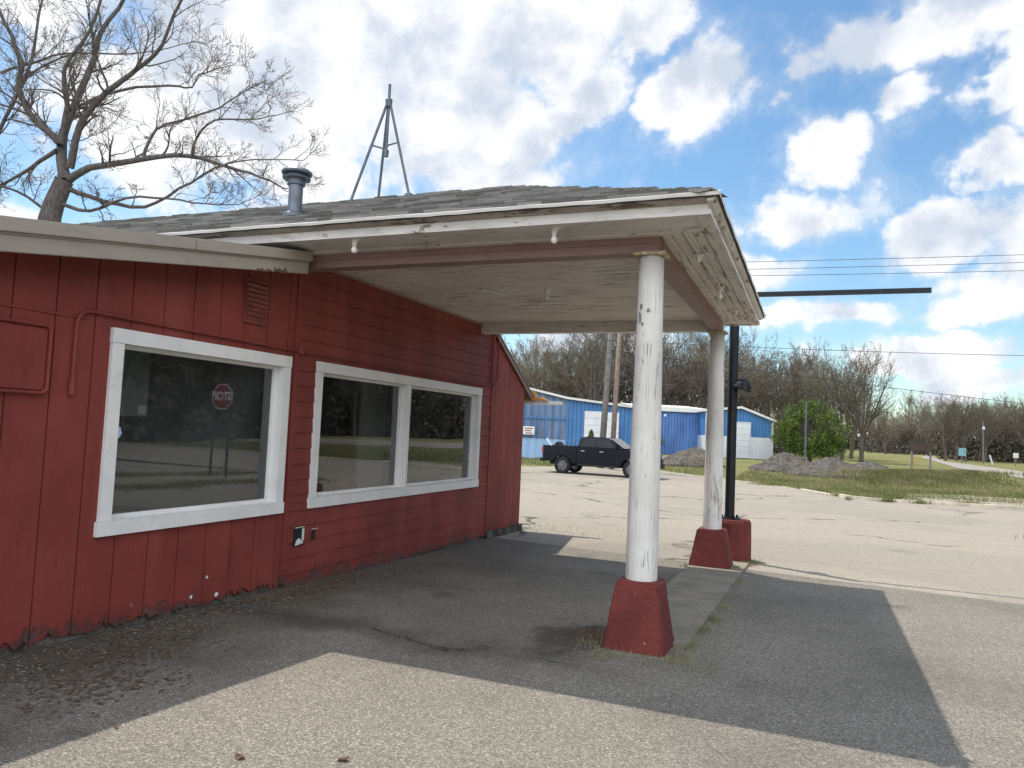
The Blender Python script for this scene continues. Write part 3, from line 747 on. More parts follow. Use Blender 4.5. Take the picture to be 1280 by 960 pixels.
# soffit, canopy ceiling
bm = BM(); box(bm, LX, -.726, 5.226, 5.69, 3.068, 3.09); box(bm, LX, -1.0, 5.62, 5.688, 3.05, 3.0675); obj('soffit', bm, 'old_white', RB)
bm = BM(); box(bm, -1.125, -.727, 5.70, 10.24, 3.068, 3.09); box(bm, -1.124, -1.06, 5.70, 10.2, 3.045, 3.0675); box(bm, -.78, -.7255, 5.23, 10.44, 3.05, 3.0678); obj('soffit', bm, 'bead_board_outer', RB)
bm = BM(); box(bm, -4.66, -.727, 10.25, 10.449, 3.068, 3.09); obj('soffit', bm, 'old_white', RB)
bm = BM(); box(bm, -4.66, -1.27, 5.86, 10.12, 3.075, 3.10); obj('canopy_ceiling', bm, 'bead_board', RB)
bm = BM()
box(bm, -4.66, -1.13, 5.70, 5.86, 2.93, 3.08); box(bm, -4.66, -1.12, 5.688, 5.6995, 3.0, 3.066)
obj('beam', bm, 'mauve_paint', RB, bevel=.004)
bm = BM(); box(bm, -1.27, -1.125, 5.862, 10.118, 2.932, 3.079); obj('beam', bm, 'mauve_paint', RB, bevel=.004)
bm = BM(); box(bm, -4.66, -1.125, 10.12, 10.27, 2.93, 3.08); obj('beam', bm, 'old_white', RB, bevel=.004)
bm = BM(); box(bm, WX+.001, WX+.03, 5.87, 10.11, 3.045, 3.0745); obj('wall_moulding', bm, 'mauve_paint', RB)
# columns: tapered round shafts on red masonry feet
def column(cy, lab):
    zt = terr(cy)
    bm = BM(); cxn = -1.2; zb = zt+.50
    prof = [(.122, zb-.03), (.122, zb+.02), (.120, zb+.3), (.117, zb+.9), (.110, zb+1.5), (.101, zb+2.0), (.095, 2.905)]
    lathe(bm, prof, 28, (cxn, cy, 0)); 
    c = obj('column', bm, 'column_paint', RB, smooth=True)
    for p in c.data.polygons:
        if abs(p.normal.z) > .9: p.use_smooth = False
    bm = BM(); box(bm, cxn-.125, cxn+.125, cy-.12, cy+.12, 2.906, 2.929); obj('column_cap', bm, 'wood_cap', c, bevel=.004)
    bm = BM(); b0, b1 = (.232, .160) if cy < 8 else (.262, .175)
    vs = []
    for zz, hw in ((zt-.05, b0+.01), (zt+.08, b0-(b0-b1)*.16), (zt+.25, b0-(b0-b1)*.5), (zt+.42, b0-(b0-b1)*.86), (zt+.485, b1), (zt+.505, b1-.012)):
        vs.append([bm.verts.new((cxn+sx*hw+random.uniform(-.004, .004), cy+sy*hw+random.uniform(-.004, .004), zz)) for sx, sy in ((-1, -1), (1, -1), (1, 1), (-1, 1))])
    for a, b in zip(vs, vs[1:]):
        for k in range(4): bm.faces.new((a[k], a[(k+1) % 4], b[(k+1) % 4], b[k]))
    bm.faces.new(vs[-1])
    bmesh.ops.recalc_face_normals(bm, faces=bm.faces)
    bmesh.ops.bevel(bm, geom=[e for e in bm.edges if e.is_manifold and e.calc_face_angle(0) > .9], offset=.012, segments=2, affect='EDGES')
    bmesh.ops.subdivide_edges(bm, edges=bm.edges[:], cuts=2, use_grid_fill=True)
    for v in bm.verts: v.co += Vector((random.uniform(-1, 1), random.uniform(-1, 1), 0))*.0022
    obj('column_foot', bm, 'red_masonry', c)
    return c
painted('wood_cap', (.55, .50, .36), (.40, .30, .12), .48, (12, 12, 12), 6, .7, (.2, .15, .1), .5)
c1 = column(5.78, ''); c2 = column(10.2, '')
# paint chips and scars on the columns
def patch_disc(cy, ang, z, w, h):
    r = .1235 - .0095*(z-.4); bm = BM(); vs = []
    for k in range(9):
        a = 2*PI*k/9; rr = random.uniform(.7, 1.15); th = ang+math.cos(a)*w*rr/r; zz = z+math.sin(a)*h*rr
        vs.append(bm.verts.new((-1.2+(r+.0016)*math.cos(th), cy+(r+.0016)*math.sin(th), zz)))
    bm.faces.new(vs); return bm
for (ang, z, w, h) in ((-2.1, 2.50, .012, .03), (-1.5, 2.47, .014, .02), (-2.2, 2.42, .015, .05), (-1.95, 2.36, .012, .016),):
    obj('paint_chip', patch_disc(5.78, ang, z, w, h), 'wood_pole', c1)
# bulbs
def fixture(x, y, z, bulb=True):
    bm = BM(); lathe(bm, [(.0, z), (.045, z), (.045, z-.01), (.03, z-.018), (.021, z-.04), (.018, z-.06), (0, z-.06)][::-1], 16, (x, y, 0))
    f = obj('light_fixture', bm, 'porcelain', RB)
    if bulb:
        bm = BM(); lathe(bm, [(.0, z-.125), (.013, z-.123), (.024, z-.112), (.027, z-.095), (.021, z-.078), (.015, z-.065), (.014, z-.055)], 16, (x, y, 0))
        obj('bulb', bm, 'bulb_glass', f, smooth=True)
fixture(-3.66, 5.30, 3.068); fixture(-1.87, 5.34, 3.068); fixture(-2.75, 7.7, 3.075)
fixture(-.92, 6.35, 3.05, False); fixture(-.90, 7.75, 3.05); fixture(-.88, 9.2, 3.05, False)
bm = BM(); tube(bm, [(-.93, 5.6, 3.058), (-.92, 6.35, 3.056), (-.90, 7.75, 3.056), (-.88, 9.2, 3.058)], .009, 8); obj('conduit', bm, 'old_white', RB)
bm = BM(); box(bm, -.02, .02, -.22, .22, -.006, .006, Matrix.Translation((-3.42, 7.75, 3.062)) @ Matrix.Rotation(-.35, 4, 'Z')); obj('ceiling_patch', bm, 'white_trim', RB)
# left wing: sloping trim, roof slab, soffit
XR = -4.34
def rk(bm, x0, x1, o0, o1, ya=.8, yb=5.58):
    prism(bm, [(ya, zrake(ya)+o0), (yb, zrake(yb)+o0), (yb, zrake(yb)+o1), (ya, zrake(ya)+o1)], x0, x1, 'x')
bm = BM(); rk(bm, XR-.03, XR, 0, .115); rk(bm, XR-.03, XR+.028, .117, .205, .8, 4.205); rk(bm, XR-.03, XR+.03, .116, .206, 4.212, 5.60); rk(bm, XR+.0005, XR+.014, .104, .1165)
obj('rake_board', bm, 'beige_metal', RB, bevel=.004)
for (yy, ww, hh) in ((4.95, .05, .018), (5.05, .03, .012), (5.18, .07, .022), (5.26, .025, .04)):
    bm = BM(); pts = [(yy-ww+2*ww*k/5, zrake(yy)+.012+random.uniform(-.3, 1)*hh) for k in range(6)] + [(yy+ww, zrake(yy)-.003), (yy-ww, zrake(yy)-.006)]
    prism(bm, pts, XR+.0005, XR+.004, 'x'); obj('rot_patch', bm, 'dead_leaf', RB)
bm = BM(); prism(bm, [(.8, zrake(.8)+.03), (5.6, zrake(5.6)+.03), (5.6, zrake(5.6)+.19), (.8, zrake(.8)+.19)], -12.5, XR-.031, 'x')
obj('wing_roof', bm, 'shingle', RB)
bm = BM(); box(bm, -12, WX-.0, .95, .999, -.1, zrake(1)+.02); obj('end_wall', bm, 'red_paint', RB)
bm = BM(); box(bm, -12.05, -12.0, 1.0, 12.0, -.3, 3.2); box(bm, -12, WX-.05, 10.601, 10.66, 0, 3.1); box(bm, -12, -4.72, 5.5, 5.58, 2.3, 3.1); obj('back_wall', bm, 'red_paint', RB)
# rear wing roof
bm = BM(); prism(bm, [(10.55, zr2(10.55)), (12.5, zr2(12.5)), (12.5, zr2(12.5)+.05), (10.55, zr2(10.55)+.05)], -12, WX+.05, 'x'); obj('wing_roof', bm, 'shingle', RB)
bm = BM(); prism(bm, [(10.56, zr2(10.56)-.05), (12.48, zr2(12.48)-.05), (12.48, zr2(12.48)-.002), (10.56, zr2(10.56)-.002)], WX+.02, WX+.045, 'x'); obj('rake_board', bm, 'mauve_paint', RB)
bm = BM(); box(bm, WX-.5, WX+.55, 12.42, 12.52, 1.97, 2.03, Matrix.Identity(4)); obj('broken_eave', bm, 'white_trim', RB, bevel=.004)
bm = BM(); prism(bm, [(WX-.1, 2.04), (WX+.32, 2.035), (WX+.2, 2.10), (WX+.1, 2.09), (WX+.06, 2.2), (WX-.1, 2.22)], 12.38, 12.46, 'y'); obj('broken_sheathing', bm, 'wood_orange', RB)
# wall vent
bm = BM(); vy0, vy1, vz0, vz1 = 5.11, 5.40, 2.34, 2.73
for k in range(8):
    z = vz0+.03+k*(vz1-vz0-.05)/8+.02; box(bm, -.002, .028, vy0+.012, vy1-.012, -.016, .016, Matrix.Translation((WX+.006, 0, z)) @ Matrix.Rotation(.5, 4, 'Y'))
for q in ((vy0, vy1, vz0, vz0+.02), (vy0, vy1, vz1-.02, vz1), (vy0, vy0+.015, vz0+.02, vz1-.02), (vy1-.015, vy1, vz0+.02, vz1-.02)): box(bm, WX+.002, WX+.022, *q)
obj('wall_vent', bm, 'mauve_red', RB) if False else None
plain('vent_red', (.20, .055, .045), .6, 0, .2, 6)
obj('wall_vent', bm, 'vent_red', RB)
# conduit along the wall
def bend(pts, r=.06):
    out = [Vector(pts[0])]
    for i in range(1, len(pts)-1):
        p = Vector(pts[i]); a = (Vector(pts[i-1])-p).normalized(); b = (Vector(pts[i+1])-p).normalized()
        for t in np.linspace(0, 1, 7): out.append((p+a*r)*(1-t)**2 + p*2*t*(1-t) + (p+b*r)*t*t)
    out.append(Vector(pts[-1])); return out
bm = BM(); cx_ = WX+.022
tube(bm, bend([(cx_, 3.53, 1.62), (cx_, 3.53, 2.185), (cx_, 5.86, 2.165), (cx_+.01, 10.45, 2.17)], .12), .012, 8)
tube(bm, [(cx_, 3.53, 1.70), (cx_, 3.53, 1.60)], .02, 8); tube(bm, [(cx_+.01, 5.9, 2.14), (cx_+.01, 5.9, 2.20)], .03, 8)
tube(bm, bend([(cx_+.01, 10.2, 2.17), (cx_+.01, 10.55, 2.17), (cx_+.01, 10.55, 3.0)], .1), .012, 8); tube(bm, bend([(cx_+.02, 10.62, 3.0), (cx_+.02, 10.74, 2.9), (cx_+.02, 10.74, 2.25), (cx_+.02, 10.6, 2.17)], .08), .012, 8)
obj('conduit', bm, 'red_paint', RB)
# boarded hatch with trim at the far left
bm = BM(); box(bm, WX+.003, WX+.018, 2.2, 3.335, 1.62, 2.02); h_ = obj('hatch', bm, 'red_paint', RB, bevel=.003)
bm = BM(); tube(bm, bend([(WX+.03, 2.2, 2.04), (WX+.03, 3.35, 2.04), (WX+.03, 3.35, 1.60), (WX+.03, 2.2, 1.60)], .05), .013, 8); obj('hatch_trim', bm, 'red_paint', h_)
bm = BM(); box(bm, WX+.002, WX+.010, 2.0, 3.62, 2.125, 2.14); obj('wall_batten', bm, 'red_paint', RB)
# broken outlet openings
bm = BM(); box(bm, WX+.013, WX+.0215, 5.985, 6.14, .28, .45); ob = obj('outlet_hole', bm, 'interior_dark', RB)
bm = BM(); prism(bm, [(6.0, .285), (6.12, .30), (6.05, .35), (6.02, .33)], WX+.022, WX+.034, 'x'); box(bm, WX+.0216, WX+.026, 6.10, 6.13, .32, .44); box(bm, WX+.0216, WX+.03, 5.99, 6.13, .452, .458); obj('broken_cover', bm, 'paper', ob)
bm = BM(); box(bm, WX+.018, WX+.0215, 6.26, 6.31, .31, .40); ob2 = obj('outlet_hole', bm, 'interior_dark', RB)
bm = BM(); box(bm, WX+.0216, WX+.026, 6.25, 6.35, .415, .42); obj('broken_cover', bm, 'paper', ob2)
for (yy, zz, s_) in ((4.90, .16, .013), (4.74, .03, .017), (5.02, .0, .02)):
    bm = BM(); n = 7; prism(bm, [(yy+s_*math.cos(2*PI*k/n)*random.uniform(.5, 1.2), zz+s_*1.2*math.sin(2*PI*k/n)*random.uniform(.5, 1.2)) for k in range(n)], WX+.002, WX+.005, 'x')
    obj('splinter', bm, 'paper', RB)
# red toolbox standing behind the double window
tb = empty('toolbox', (-5.33, 7.62, .55), 'red toolbox on the ledge behind the left pane of the double window', 'toolbox')
bm = BM(); box(bm, -.13, .13, -.28, .28, 0, .17); prism(bm, [(-.13, .171), (.13, .171), (.09, .23), (-.09, .23)], -.28, .28, 'y'); obj('box_body', bm, 'toolbox_red', tb, world=False, bevel=.01)
bm = BM(); tube(bm, bend([(0, -.12, .22), (0, -.12, .29), (0, .12, .29), (0, .12, .22)], .03), .01, 8); obj('handle', bm, 'black_plastic', tb, world=False)
bm = BM(); box(bm, -5.62, WX-.13, 5.95, 8.0, .50, .549); obj('window_ledge', bm, 'interior_wall', RB)

# ================================================================== antenna tripod on the ridge
AT = empty('antenna_tripod', (-5.0, 7.80, 4.31), 'bare grey metal tripod mast on the shingled roof ridge', 'antenna mast')
feet = [(-.33, -.22, -.09), (-.27, .28, -.11), (.36, .0, .01)]
top = Vector((.0, 0, 1.22))
for k, f in enumerate(feet):
    bm = BM(); tube(bm, [f, tuple(top+Vector(f)*.04)], .017, 8); box(bm, f[0]-.04, f[0]+.04, f[1]-.03, f[1]+.03, f[2]-.02, f[2]+.01); obj('leg', bm, 'tower_metal', AT, world=False)
bm = BM(); tube(bm, [(0, 0, .56), (0, 0, 1.25), (0, 0, 1.45)], .018, 8); lathe(bm, [(.0, 1.16), (.04, 1.16), (.045, 1.25), (.02, 1.27), (0, 1.27)], 10); obj('mast', bm, 'tower_metal', AT, world=False)
bm = BM()
for f in feet:
    p = Vector(f).lerp(top, .56); tube(bm, [(0, 0, p.z-.03), tuple(p)], .011, 6)
lathe(bm, [(0, .52), (.03, .52), (.035, .60), (0, .60)], 10)
obj('brace', bm, 'tower_metal', AT, world=False)

# ================================================================== black sign post behind the far pillar
SP = empty('sign_post', (-1.06, 11.2, terr(11.2)), 'tall black steel post with long bare arm on red concrete base behind far pillar', 'sign post')
zt = 0.0
bm = BM(); tube(bm, [(-.02, 0, .5), (-.02, 0, 3.84)], .068, 16); obj('post', bm, 'dark_metal', SP, world=False, smooth=False)
bm = BM(); box(bm, -.02, 2.5, -.03, .03, 3.78, 3.845); obj('arm', bm, 'dark_metal', SP, world=False, bevel=.006)
bm = BM(); n = 12
lathe(bm, [(.27, -.05), (.268, .3), (.262, .52), (.245, .565), (0, .57)], n, (.02, 0, 0))
obj('base_block', bm, 'red_masonry', SP, world=False)
bm = BM()
for k in range(4): a = k*PI/2+.6; tube(bm, [(-.02+.12*math.cos(a), .12*math.sin(a), .56), (-.02+.12*math.cos(a), .12*math.sin(a), .625)], .018, 6)
box(bm, -.16, .12, -.14, .14, .571, .585); obj('base_plate', bm, 'dark_metal', SP, world=False)
bm = BM(); lathe(bm, [(.0, 0), (.135, 0), (.14, .02), (.12, .09), (.07, .15), (.03, .17), (0, .17)], 18); bmesh.ops.rotate(bm, verts=bm.verts, matrix=Matrix.Rotation(.35, 3, 'Y')); bmesh.ops.translate(bm, verts=bm.verts, vec=(.10, -.03, 2.42))
tube(bm, [(0, 0, 2.55), (.08, -.02, 2.56)], .02, 8); obj('floodlight', bm, 'dark_metal', SP, world=False)

# ================================================================== loose things on the ground
def scatter_mesh(name, pts, size, mat, label, cat, flat=.5, leaf=False):
    V = []; Fs = []
    for p in pts:
        s = size*random.uniform(.5, 1.5); i = len(V); a = random.random()*PI
        if leaf:
            ca, sa = math.cos(a), math.sin(a); k = random.uniform(-.3, .6)
            for (u, w, h) in ((-1, 0, k*.4), (0, -.5, 0), (1, 0, k*.7), (0, .5, .1)): V.append((p[0]+(u*ca-w*sa)*s, p[1]+(u*sa+w*ca)*s, p[2]+.004+abs(h)*s))
            Fs += [(i, i+1, i+2), (i, i+2, i+3)]
        else:
            for (u, w, h) in ((1, 0, 0), (0, 1, 0), (-1, 0, 0), (0, -1, 0), (.2, .1, 1), (-.6, .6, .7)):
                r = random.uniform(.7, 1.1); V.append((p[0]+(u*math.cos(a)-w*math.sin(a))*s*r, p[1]+(u*math.sin(a)+w*math.cos(a))*s*r, p[2]-.002+h*s*flat*r))
            Fs += [(i, i+1, i+5), (i+1, i+2, i+5), (i+2, i+3, i+4), (i+3, i, i+4), (i, i+5, i+4), (i+2, i+4, i+5)]
    o = raw(name, V, Fs, mat); tag(o, label, cat, kind='stuff'); return o
pts = []
for k in range(2600):
    d = abs(random.gauss(0, .38)); y = random.uniform(2.2, 8.5); pts.append((WX+.03+d, y, terr(y)))
for k in range(900):
    y = random.uniform(5.4, 10.3); x = -.72 + random.gauss(0, .10)+.02*(y-5); pts.append((x, y, terr(y)))
for k in range(900):
    a = random.random()*2*PI; r = .28+abs(random.gauss(0, .14)); y = 5.78+r*math.sin(a); pts.append((-1.2+r*math.cos(a), y, terr(y)))
scatter_mesh('loose_gravel', pts, .008, 'stone_chip', 'loose pale stone chips along the wall foot and pillars', 'gravel')
pts = []
for k in range(1600): 
    cxx, cyy, s1, s2 = random.choice(((-4.25, 3.45, .22, .35), (-3.75, 3.25, .22, .22), (-4.1, 3.9, .2, .3), (-4.35, 6.0, .1, .3), (-4.4, 5.9, .12, .5), (-4.45, 6.6, .1, .3), (-3.8, 3.1, .2, .2), (-4.5, 5.0, .06, .6)))
    x = max(WX+.03, random.gauss(cxx, s1)); y = random.gauss(cyy, s2); pts.append((x, y, terr(y)))
for k in range(420): pts.append((random.gauss(-1.58, .11), y := random.gauss(5.9, .12), terr(y)))
scatter_mesh('leaf_litter', pts, .017, 'dead_leaf', 'brown dead leaves and bark bits gathered by the red wall', 'leaf litter', leaf=True)
for (u, v, s, lab) in ((428, 951, .035, 'single curled brown leaf on the sunlit asphalt nearest the camera'), (300, 948, .03, 'small patch of dry tan leaf on the asphalt at the bottom edge')):
    p = gnd(u, v); bm = BM(); n = 9
    vs = [bm.verts.new((p.x+s*math.cos(2*PI*k/n)*random.uniform(.7, 1.2), p.y+s*.7*math.sin(2*PI*k/n)*random.uniform(.7, 1.2), p.z+.004+random.uniform(0, .016))) for k in range(n)]
    ctr = bm.verts.new((p.x, p.y, p.z+.004))
    for k in range(n): bm.faces.new((vs[k], vs[(k+1) % n], ctr))
    tag(obj('dead_leaf', bm, 'dead_leaf', anchor=p), lab, 'leaf')
# grass blades
def blades(name, pts, hmin, hmax, w, mat, label, cat, lean=.4):
    n = len(pts); P = np.array(pts, float); a = rng.uniform(0, 2*PI, n); h = rng.uniform(hmin, hmax, n); ln = rng.uniform(0, lean, n)*h; b = rng.uniform(0, 2*PI, n)
    dx, dy = np.cos(a)*w, np.sin(a)*w
    v0 = P + np.c_[-dx, -dy, np.zeros(n)-.01]; v1 = P + np.c_[dx, dy, np.zeros(n)-.01]; v2 = P + np.c_[np.cos(b)*ln, np.sin(b)*ln, h]
    V = np.stack([v0, v1, v2], 1).reshape(-1, 3); me = bpy.data.meshes.new(name)
    me.vertices.add(3*n); me.vertices.foreach_set('co', V.ravel()); me.loops.add(3*n); me.loops.foreach_set('vertex_index', np.arange(3*n, dtype=np.int32))
    me.polygons.add(n); me.polygons.foreach_set('loop_start', np.arange(0, 3*n, 3, dtype=np.int32)); me.update(calc_edges=True); me.validate()
    return tag(meshobj(name, me, mat), label, cat, kind='stuff')
pts = []
for (x, y, s, n) in ((-.86, 5.55, .05, 160), (-.84, 5.95, .05, 120), (-.83, 6.5, .06, 170), (-.80, 7.0, .06, 200), (-.79, 7.6, .05, 120), (-.78, 8.3, .04, 60), (-.76, 9.2, .04, 50), (-.80, 10.75, .07, 220), (-.78, 11.05, .08, 200), (-1.5, 10.0, .03, 60), (-1.35, 5.40, .08, 130), (-1.05, 5.38, .09, 110), (-1.52, 5.7, .06, 90), (-.68, 5.45, .08, 140), (-1.2, 8.0-.12, .12, 40), (-4.45, 12.3, .3, 160), (-3.6, 12.6, .5, 120), (-.9, 6.9, .04, 60)):
    for k in range(n):
        yy = random.gauss(y, s*1.6); pts.append((random.gauss(x, s), yy, terr(yy)))
blades('weeds', pts, .012, .055, .0035, 'grass_blade', 'small green weeds growing in the joints beside the pillars', 'weeds', .9)
pts = []
kx = [p[0] for p in kerbP]; ky = [p[1] for p in kerbP]
LX_ = np.array([e.x for e in edge]+kx[3:]); LY_ = np.array([e.y+1.3 for e in edge]+[q+.6 for q in ky[3:]])
while len(pts) < 70000:
    r = random.random()
    if r < .85: x = random.uniform(-4, 34); y = 33 + abs(random.gauss(0, 12))
    else: x = random.uniform(-40, -6); y = random.uniform(44, 56)
    ylim = np.interp(x, LX_, LY_)
    if y < ylim: continue
    if x > 4.1 and x < 14 and y < ylim+3.2+(x-4)*.05 and y > ylim and random.random() > .05: continue
    pts.append((x, y, terr(y)-.03))
blades('grass', pts, .05, .22, .022, 'grass_blade', 'rough spring grass between the kerb and the gravel piles', 'grass', .7)
pts = []
for k in range(9000):
    y = random.uniform(8, 20); e_ = random.choice((4.9, 5.3, 8.4, 7.9)); pts.append((random.gauss(e_, .22)+.25*math.sin(y*1.3), y, terr(y)))
blades('verge_weeds', pts, .03, .14, .012, 'grass_blade', 'weeds on the sandy verge under the stop sign', 'weeds', .8)
# taller green swell on the verge
pts = []; TG = [gnd(1000+3.2*i, 603) for i in range(100)]
for k in range(26000):
    p0 = TG[min(99, max(0, int((random.gauss(1160, 40)-1000)/3.2)))]; yy = random.gauss(p0.y+1.5, 2.2)
    pts.append((p0.x, yy, terr(yy)+max(0, .55*math.exp(-((yy-p0.y-1.5)/2.6)**2)) - .1))
blades('tall_grass', pts, .12, .34, .03, 'grass_blade', 'mound of taller green grass near the far road', 'grass', .6)
pts = []
for (u, v, n, s) in ((1110, 628.5, 200, .12), (1212, 632, 320, .22), (1050, 621, 200, .2), (1060, 626, 60, .06), (1150, 630, 90, .2), (960, 607, 200, .5)):
    p = gnd(u, v)
    for k in range(n): yy = p.y+.1+random.gauss(0, s*.4); pts.append((random.gauss(p.x, s), yy, terr(yy)+.03))
blades('kerb_weeds', pts, .06, .2, .015, 'grass_blade', 'green weeds sprouting along the pale far kerb', 'weeds', .8)

# ================================================================== gravel piles
def pile(u, depth, rx, ry, h, label, seed, sx=0):
    p = base(u, depth); r_ = random.Random(seed); n, m = 60, 26; V = []; Fs = []
    from mathutils import noise as mn
    rot = math.atan2(cx[1], cx[0])
    for i in range(m+1):
        t = i/m
        for k in range(n):
            a = 2*PI*k/n; rad = t; prof = (1-t)**.85 * (1 - .15*math.exp(-t*12))
            nz = mn.fractal(Vector((math.cos(a)*t*2.2, math.sin(a)*t*2.2, seed)), .8, 2.2, 5)*.20
            fine = mn.noise(Vector((math.cos(a)*t*14, math.sin(a)*t*14, seed+3)))*.05
            x = rx*t*math.cos(a)*(1+nz*.5)+sx*(1-t)*rx; y = ry*t*math.sin(a)*(1+nz*.4)
            V.append((x*math.cos(rot)-y*math.sin(rot), x*math.sin(rot)+y*math.cos(rot), h*max(0, prof*(1+nz)+fine*(1-t)) - (.15 if i == m else 0)))
    for i in range(m):
        for k in range(n): a, b = i*n+k, i*n+(k+1) % n; Fs.append((a, a+n, b+n, b))
    o = raw('gravel_pile', V, Fs, 'gravel_pile', loc=p); tag(o, label, 'gravel pile', 'gravel piles by the blue sheds'); return o
pile(862, 54, 2.6, 2.2, 1.45, 'grey brown gravel pile in front of the faded blue shed, partly behind the far pillar', 3, .2)
pile(985, 52, 2.7, 2.2, 1.35, 'dark grey gravel pile left of the other, below the green tree', 8)
pile(1040, 48, 3.0, 2.2, 1.25, 'rounded grey gravel pile rightmost, beside the bare tree trunks', 14)
pile(1088, 50, 2.8, 2.0, 1.0, 'low spread of dark gravel at the right end of the piles', 21)
# ================================================================== blue buildings
ROT = math.atan2(cx[1], cx[0])          # the sheds face the lot
def shed_frame(u, depth, name, label, cat='building'):
    p = base(u, depth); return empty(name, p, label, cat, rz=ROT)
def loc2(parent, u, v, depth):          # (x, z) in the shed's own frame of a sight line hitting its front plane
    q = at(u, v, depth) - parent.location; c, s = math.cos(ROT), math.sin(ROT)
    return (q.x*c+q.y*s, q.z)
def garage_door(parent, x0, x1, z0, z1, y=-.05, mat='white_door', nm='garage_door'):
    bm = BM(); n = max(2, round((z1-z0)/.55))
    for k in range(n): box(bm, x0, x1, y-.03, y+.03, z0+(z1-z0)*k/n+.012, z0+(z1-z0)*(k+1)/n-.012)
    box(bm, x0+.01, x1-.01, y+.031, y+.045, z0+.01, z1-.01)
    return obj(nm, bm, mat, parent, world=False)
# left: long shed, striped end plus plain blue part with a pitched roof line
d1 = 56
S1 = shed_frame(690, d1, 'blue_shed', 'long blue metal shed with open striped end and white garage doors behind the black pickup')
pl = [loc2(S1, *p, d1) for p in ((560, 461), (645, 483), (709, 499), (796, 511))]
xa, xm, xb = pl[0][0], pl[2][0], pl[3][0]
def top(x): return float(np.interp(x, [p[0] for p in pl], [p[1] for p in pl]))
zs = loc2(S1, 655, 547, d1)[1]
bm = BM(); prism(bm, [(xa, zs), (xm, zs), (xm, top(xm)), (pl[1][0], top(pl[1][0])), (xa, top(xa))], 0, 10, 'y'); obj('striped_wall', bm, 'grey_blue_metal', S1, world=False)
bm = BM(); x = xa+.2
while x < xm-.2: box(bm, x, x+.12, -.06, -.002, zs+.01, top(x)-.25); x += .52
box(bm, xa, xm, -.10, -.0605, (zs+top(xm))/2-.05, (zs+top(xm))/2+.08); obj('wall_rib', bm, 'blue_metal', S1, world=False)
bm = BM(); box(bm, xa, xm-.002, .02, 10, -.1, zs-.01); obj('base_wall', bm, 'pale_blue_metal', S1, world=False)
bm = BM(); prism(bm, [(xm+.003, -.2), (xb, -.2), (xb, top(xb)), (xm+.003, top(xm))], -.05, 9.9, 'y'); obj('wall', bm, 'blue_metal', S1, world=False)
bm = BM()
for a, b in ((pl[0], pl[1]), (pl[1], pl[2]), (pl[2], pl[3])): prism(bm, [(a[0], a[1]+.012), (b[0], b[1]+.012), (b[0], b[1]+.17), (a[0], a[1]+.17)], -.35, 10.4, 'y')
obj('roof', bm, 'white_roof', S1, world=False)
(dx0, dzt), (dx1, _) = loc2(S1, 731, 513.5, d1), loc2(S1, 748, 515, d1)
garage_door(S1, dx0, dx0+1.35, 0, dzt, -.09); 
(ex0, ezt), (ex1, _) = loc2(S1, 754, 515, d1), loc2(S1, 774, 517, d1); garage_door(S1, ex0, ex1, 0, ezt, -.09)
for (a, b, z_) in ((ex1+.05, ex1+.2, ezt), (dx0-.15, dx0-.03, dzt)):
    bm = BM(); box(bm, a, b, -.12, -.052, 0, z_); obj('door_jamb', bm, 'faded_blue_metal', S1, world=False)
q = loc2(S1, 661, 538, d1); sg = at(661, 538, d1-.3)
bm = BM(); box(bm, -.42, .42, -.02, .02, -.3, .3); so_ = obj('wall_sign', bm, 'sign_white', None, world=False, bevel=.005); so_.location = sg; so_.rotation_euler = (0, 0, ROT)
tag(so_, 'small white notice board on the striped blue wall at its left end', 'sign')
bm = BM()
for k, (a, b) in enumerate(((-.3, .3), (-.33, .2), (-.25, .28))): box(bm, a, b, -.03, -.021, .15-.17*k-.035, .15-.17*k+.035)
obj('lettering', bm, 'sign_red', so_, world=False)
# middle: faded blue shed
d2 = 74
S2 = shed_frame(835, d2, 'faded_blue_shed', 'faded blue ribbed metal shed with white eave between the two white pillars')
x0, zt_ = loc2(S2, 790, 512, d2); x1, zt2 = loc2(S2, 882.5, 516.5, d2)
bm = BM(); prism(bm, [(x0, -.2), (x1, -.2), (x1, zt2), (x0, zt_)], 0, 9, 'y'); obj('wall', bm, 'faded_blue_metal', S2, world=False)
bm = BM(); prism(bm, [(x0-.2, zt_+.002), (x1, zt2+.002), (x1, zt2+.42), (x0-.2, zt_+.42)], -.3, .2, 'y'); obj('fascia', bm, 'white_roof', S2, world=False)
bm = BM(); vs = [bm.verts.new(p) for p in ((x0-.2, -.25, zt_+.43), (x1, -.25, zt2+.43), (x1, 9, zt2+1.0), (x0-.2, 9, zt_+1.0))]; bm.faces.new(vs); obj('roof', bm, 'white_roof', S2, world=False)
bm = BM(); q = loc2(S2, 825, 540, d2); box(bm, q[0]-.6, q[0]+.5, -.04, -.002, 0, 2.6); q3 = loc2(S2, 831, 519, d2)
dd = obj('sliding_door', bm, 'faded_blue_metal', S2, world=False)
bm = BM(); q = loc2(S2, 827.5, 552, d2); prism(bm, [(q[0]-.2, q[1]-.3), (q[0]+.2, q[1]-.3), (q[0]+.05, q[1]+.3), (q[0]-.1, q[1]+.3)], -.08, -.045, 'y'); obj('rust_patch', bm, 'gravel_pile', S2, world=False)
bm = BM(); q = loc2(S2, 876, 548, d2); box(bm, q[0]-.15, q[0]+.15, -.15, -.005, q[1]-.3, q[1]+.3); obj('electric_meter', bm, 'white_door', S2, world=False)
bm = BM(); box(bm, q3[0]-.12, q3[0]+.12, -.3, -.31+.05, q3[1]-.12, q3[1]+.1); obj('wall_lamp', bm, 'white_door', S2, world=False)
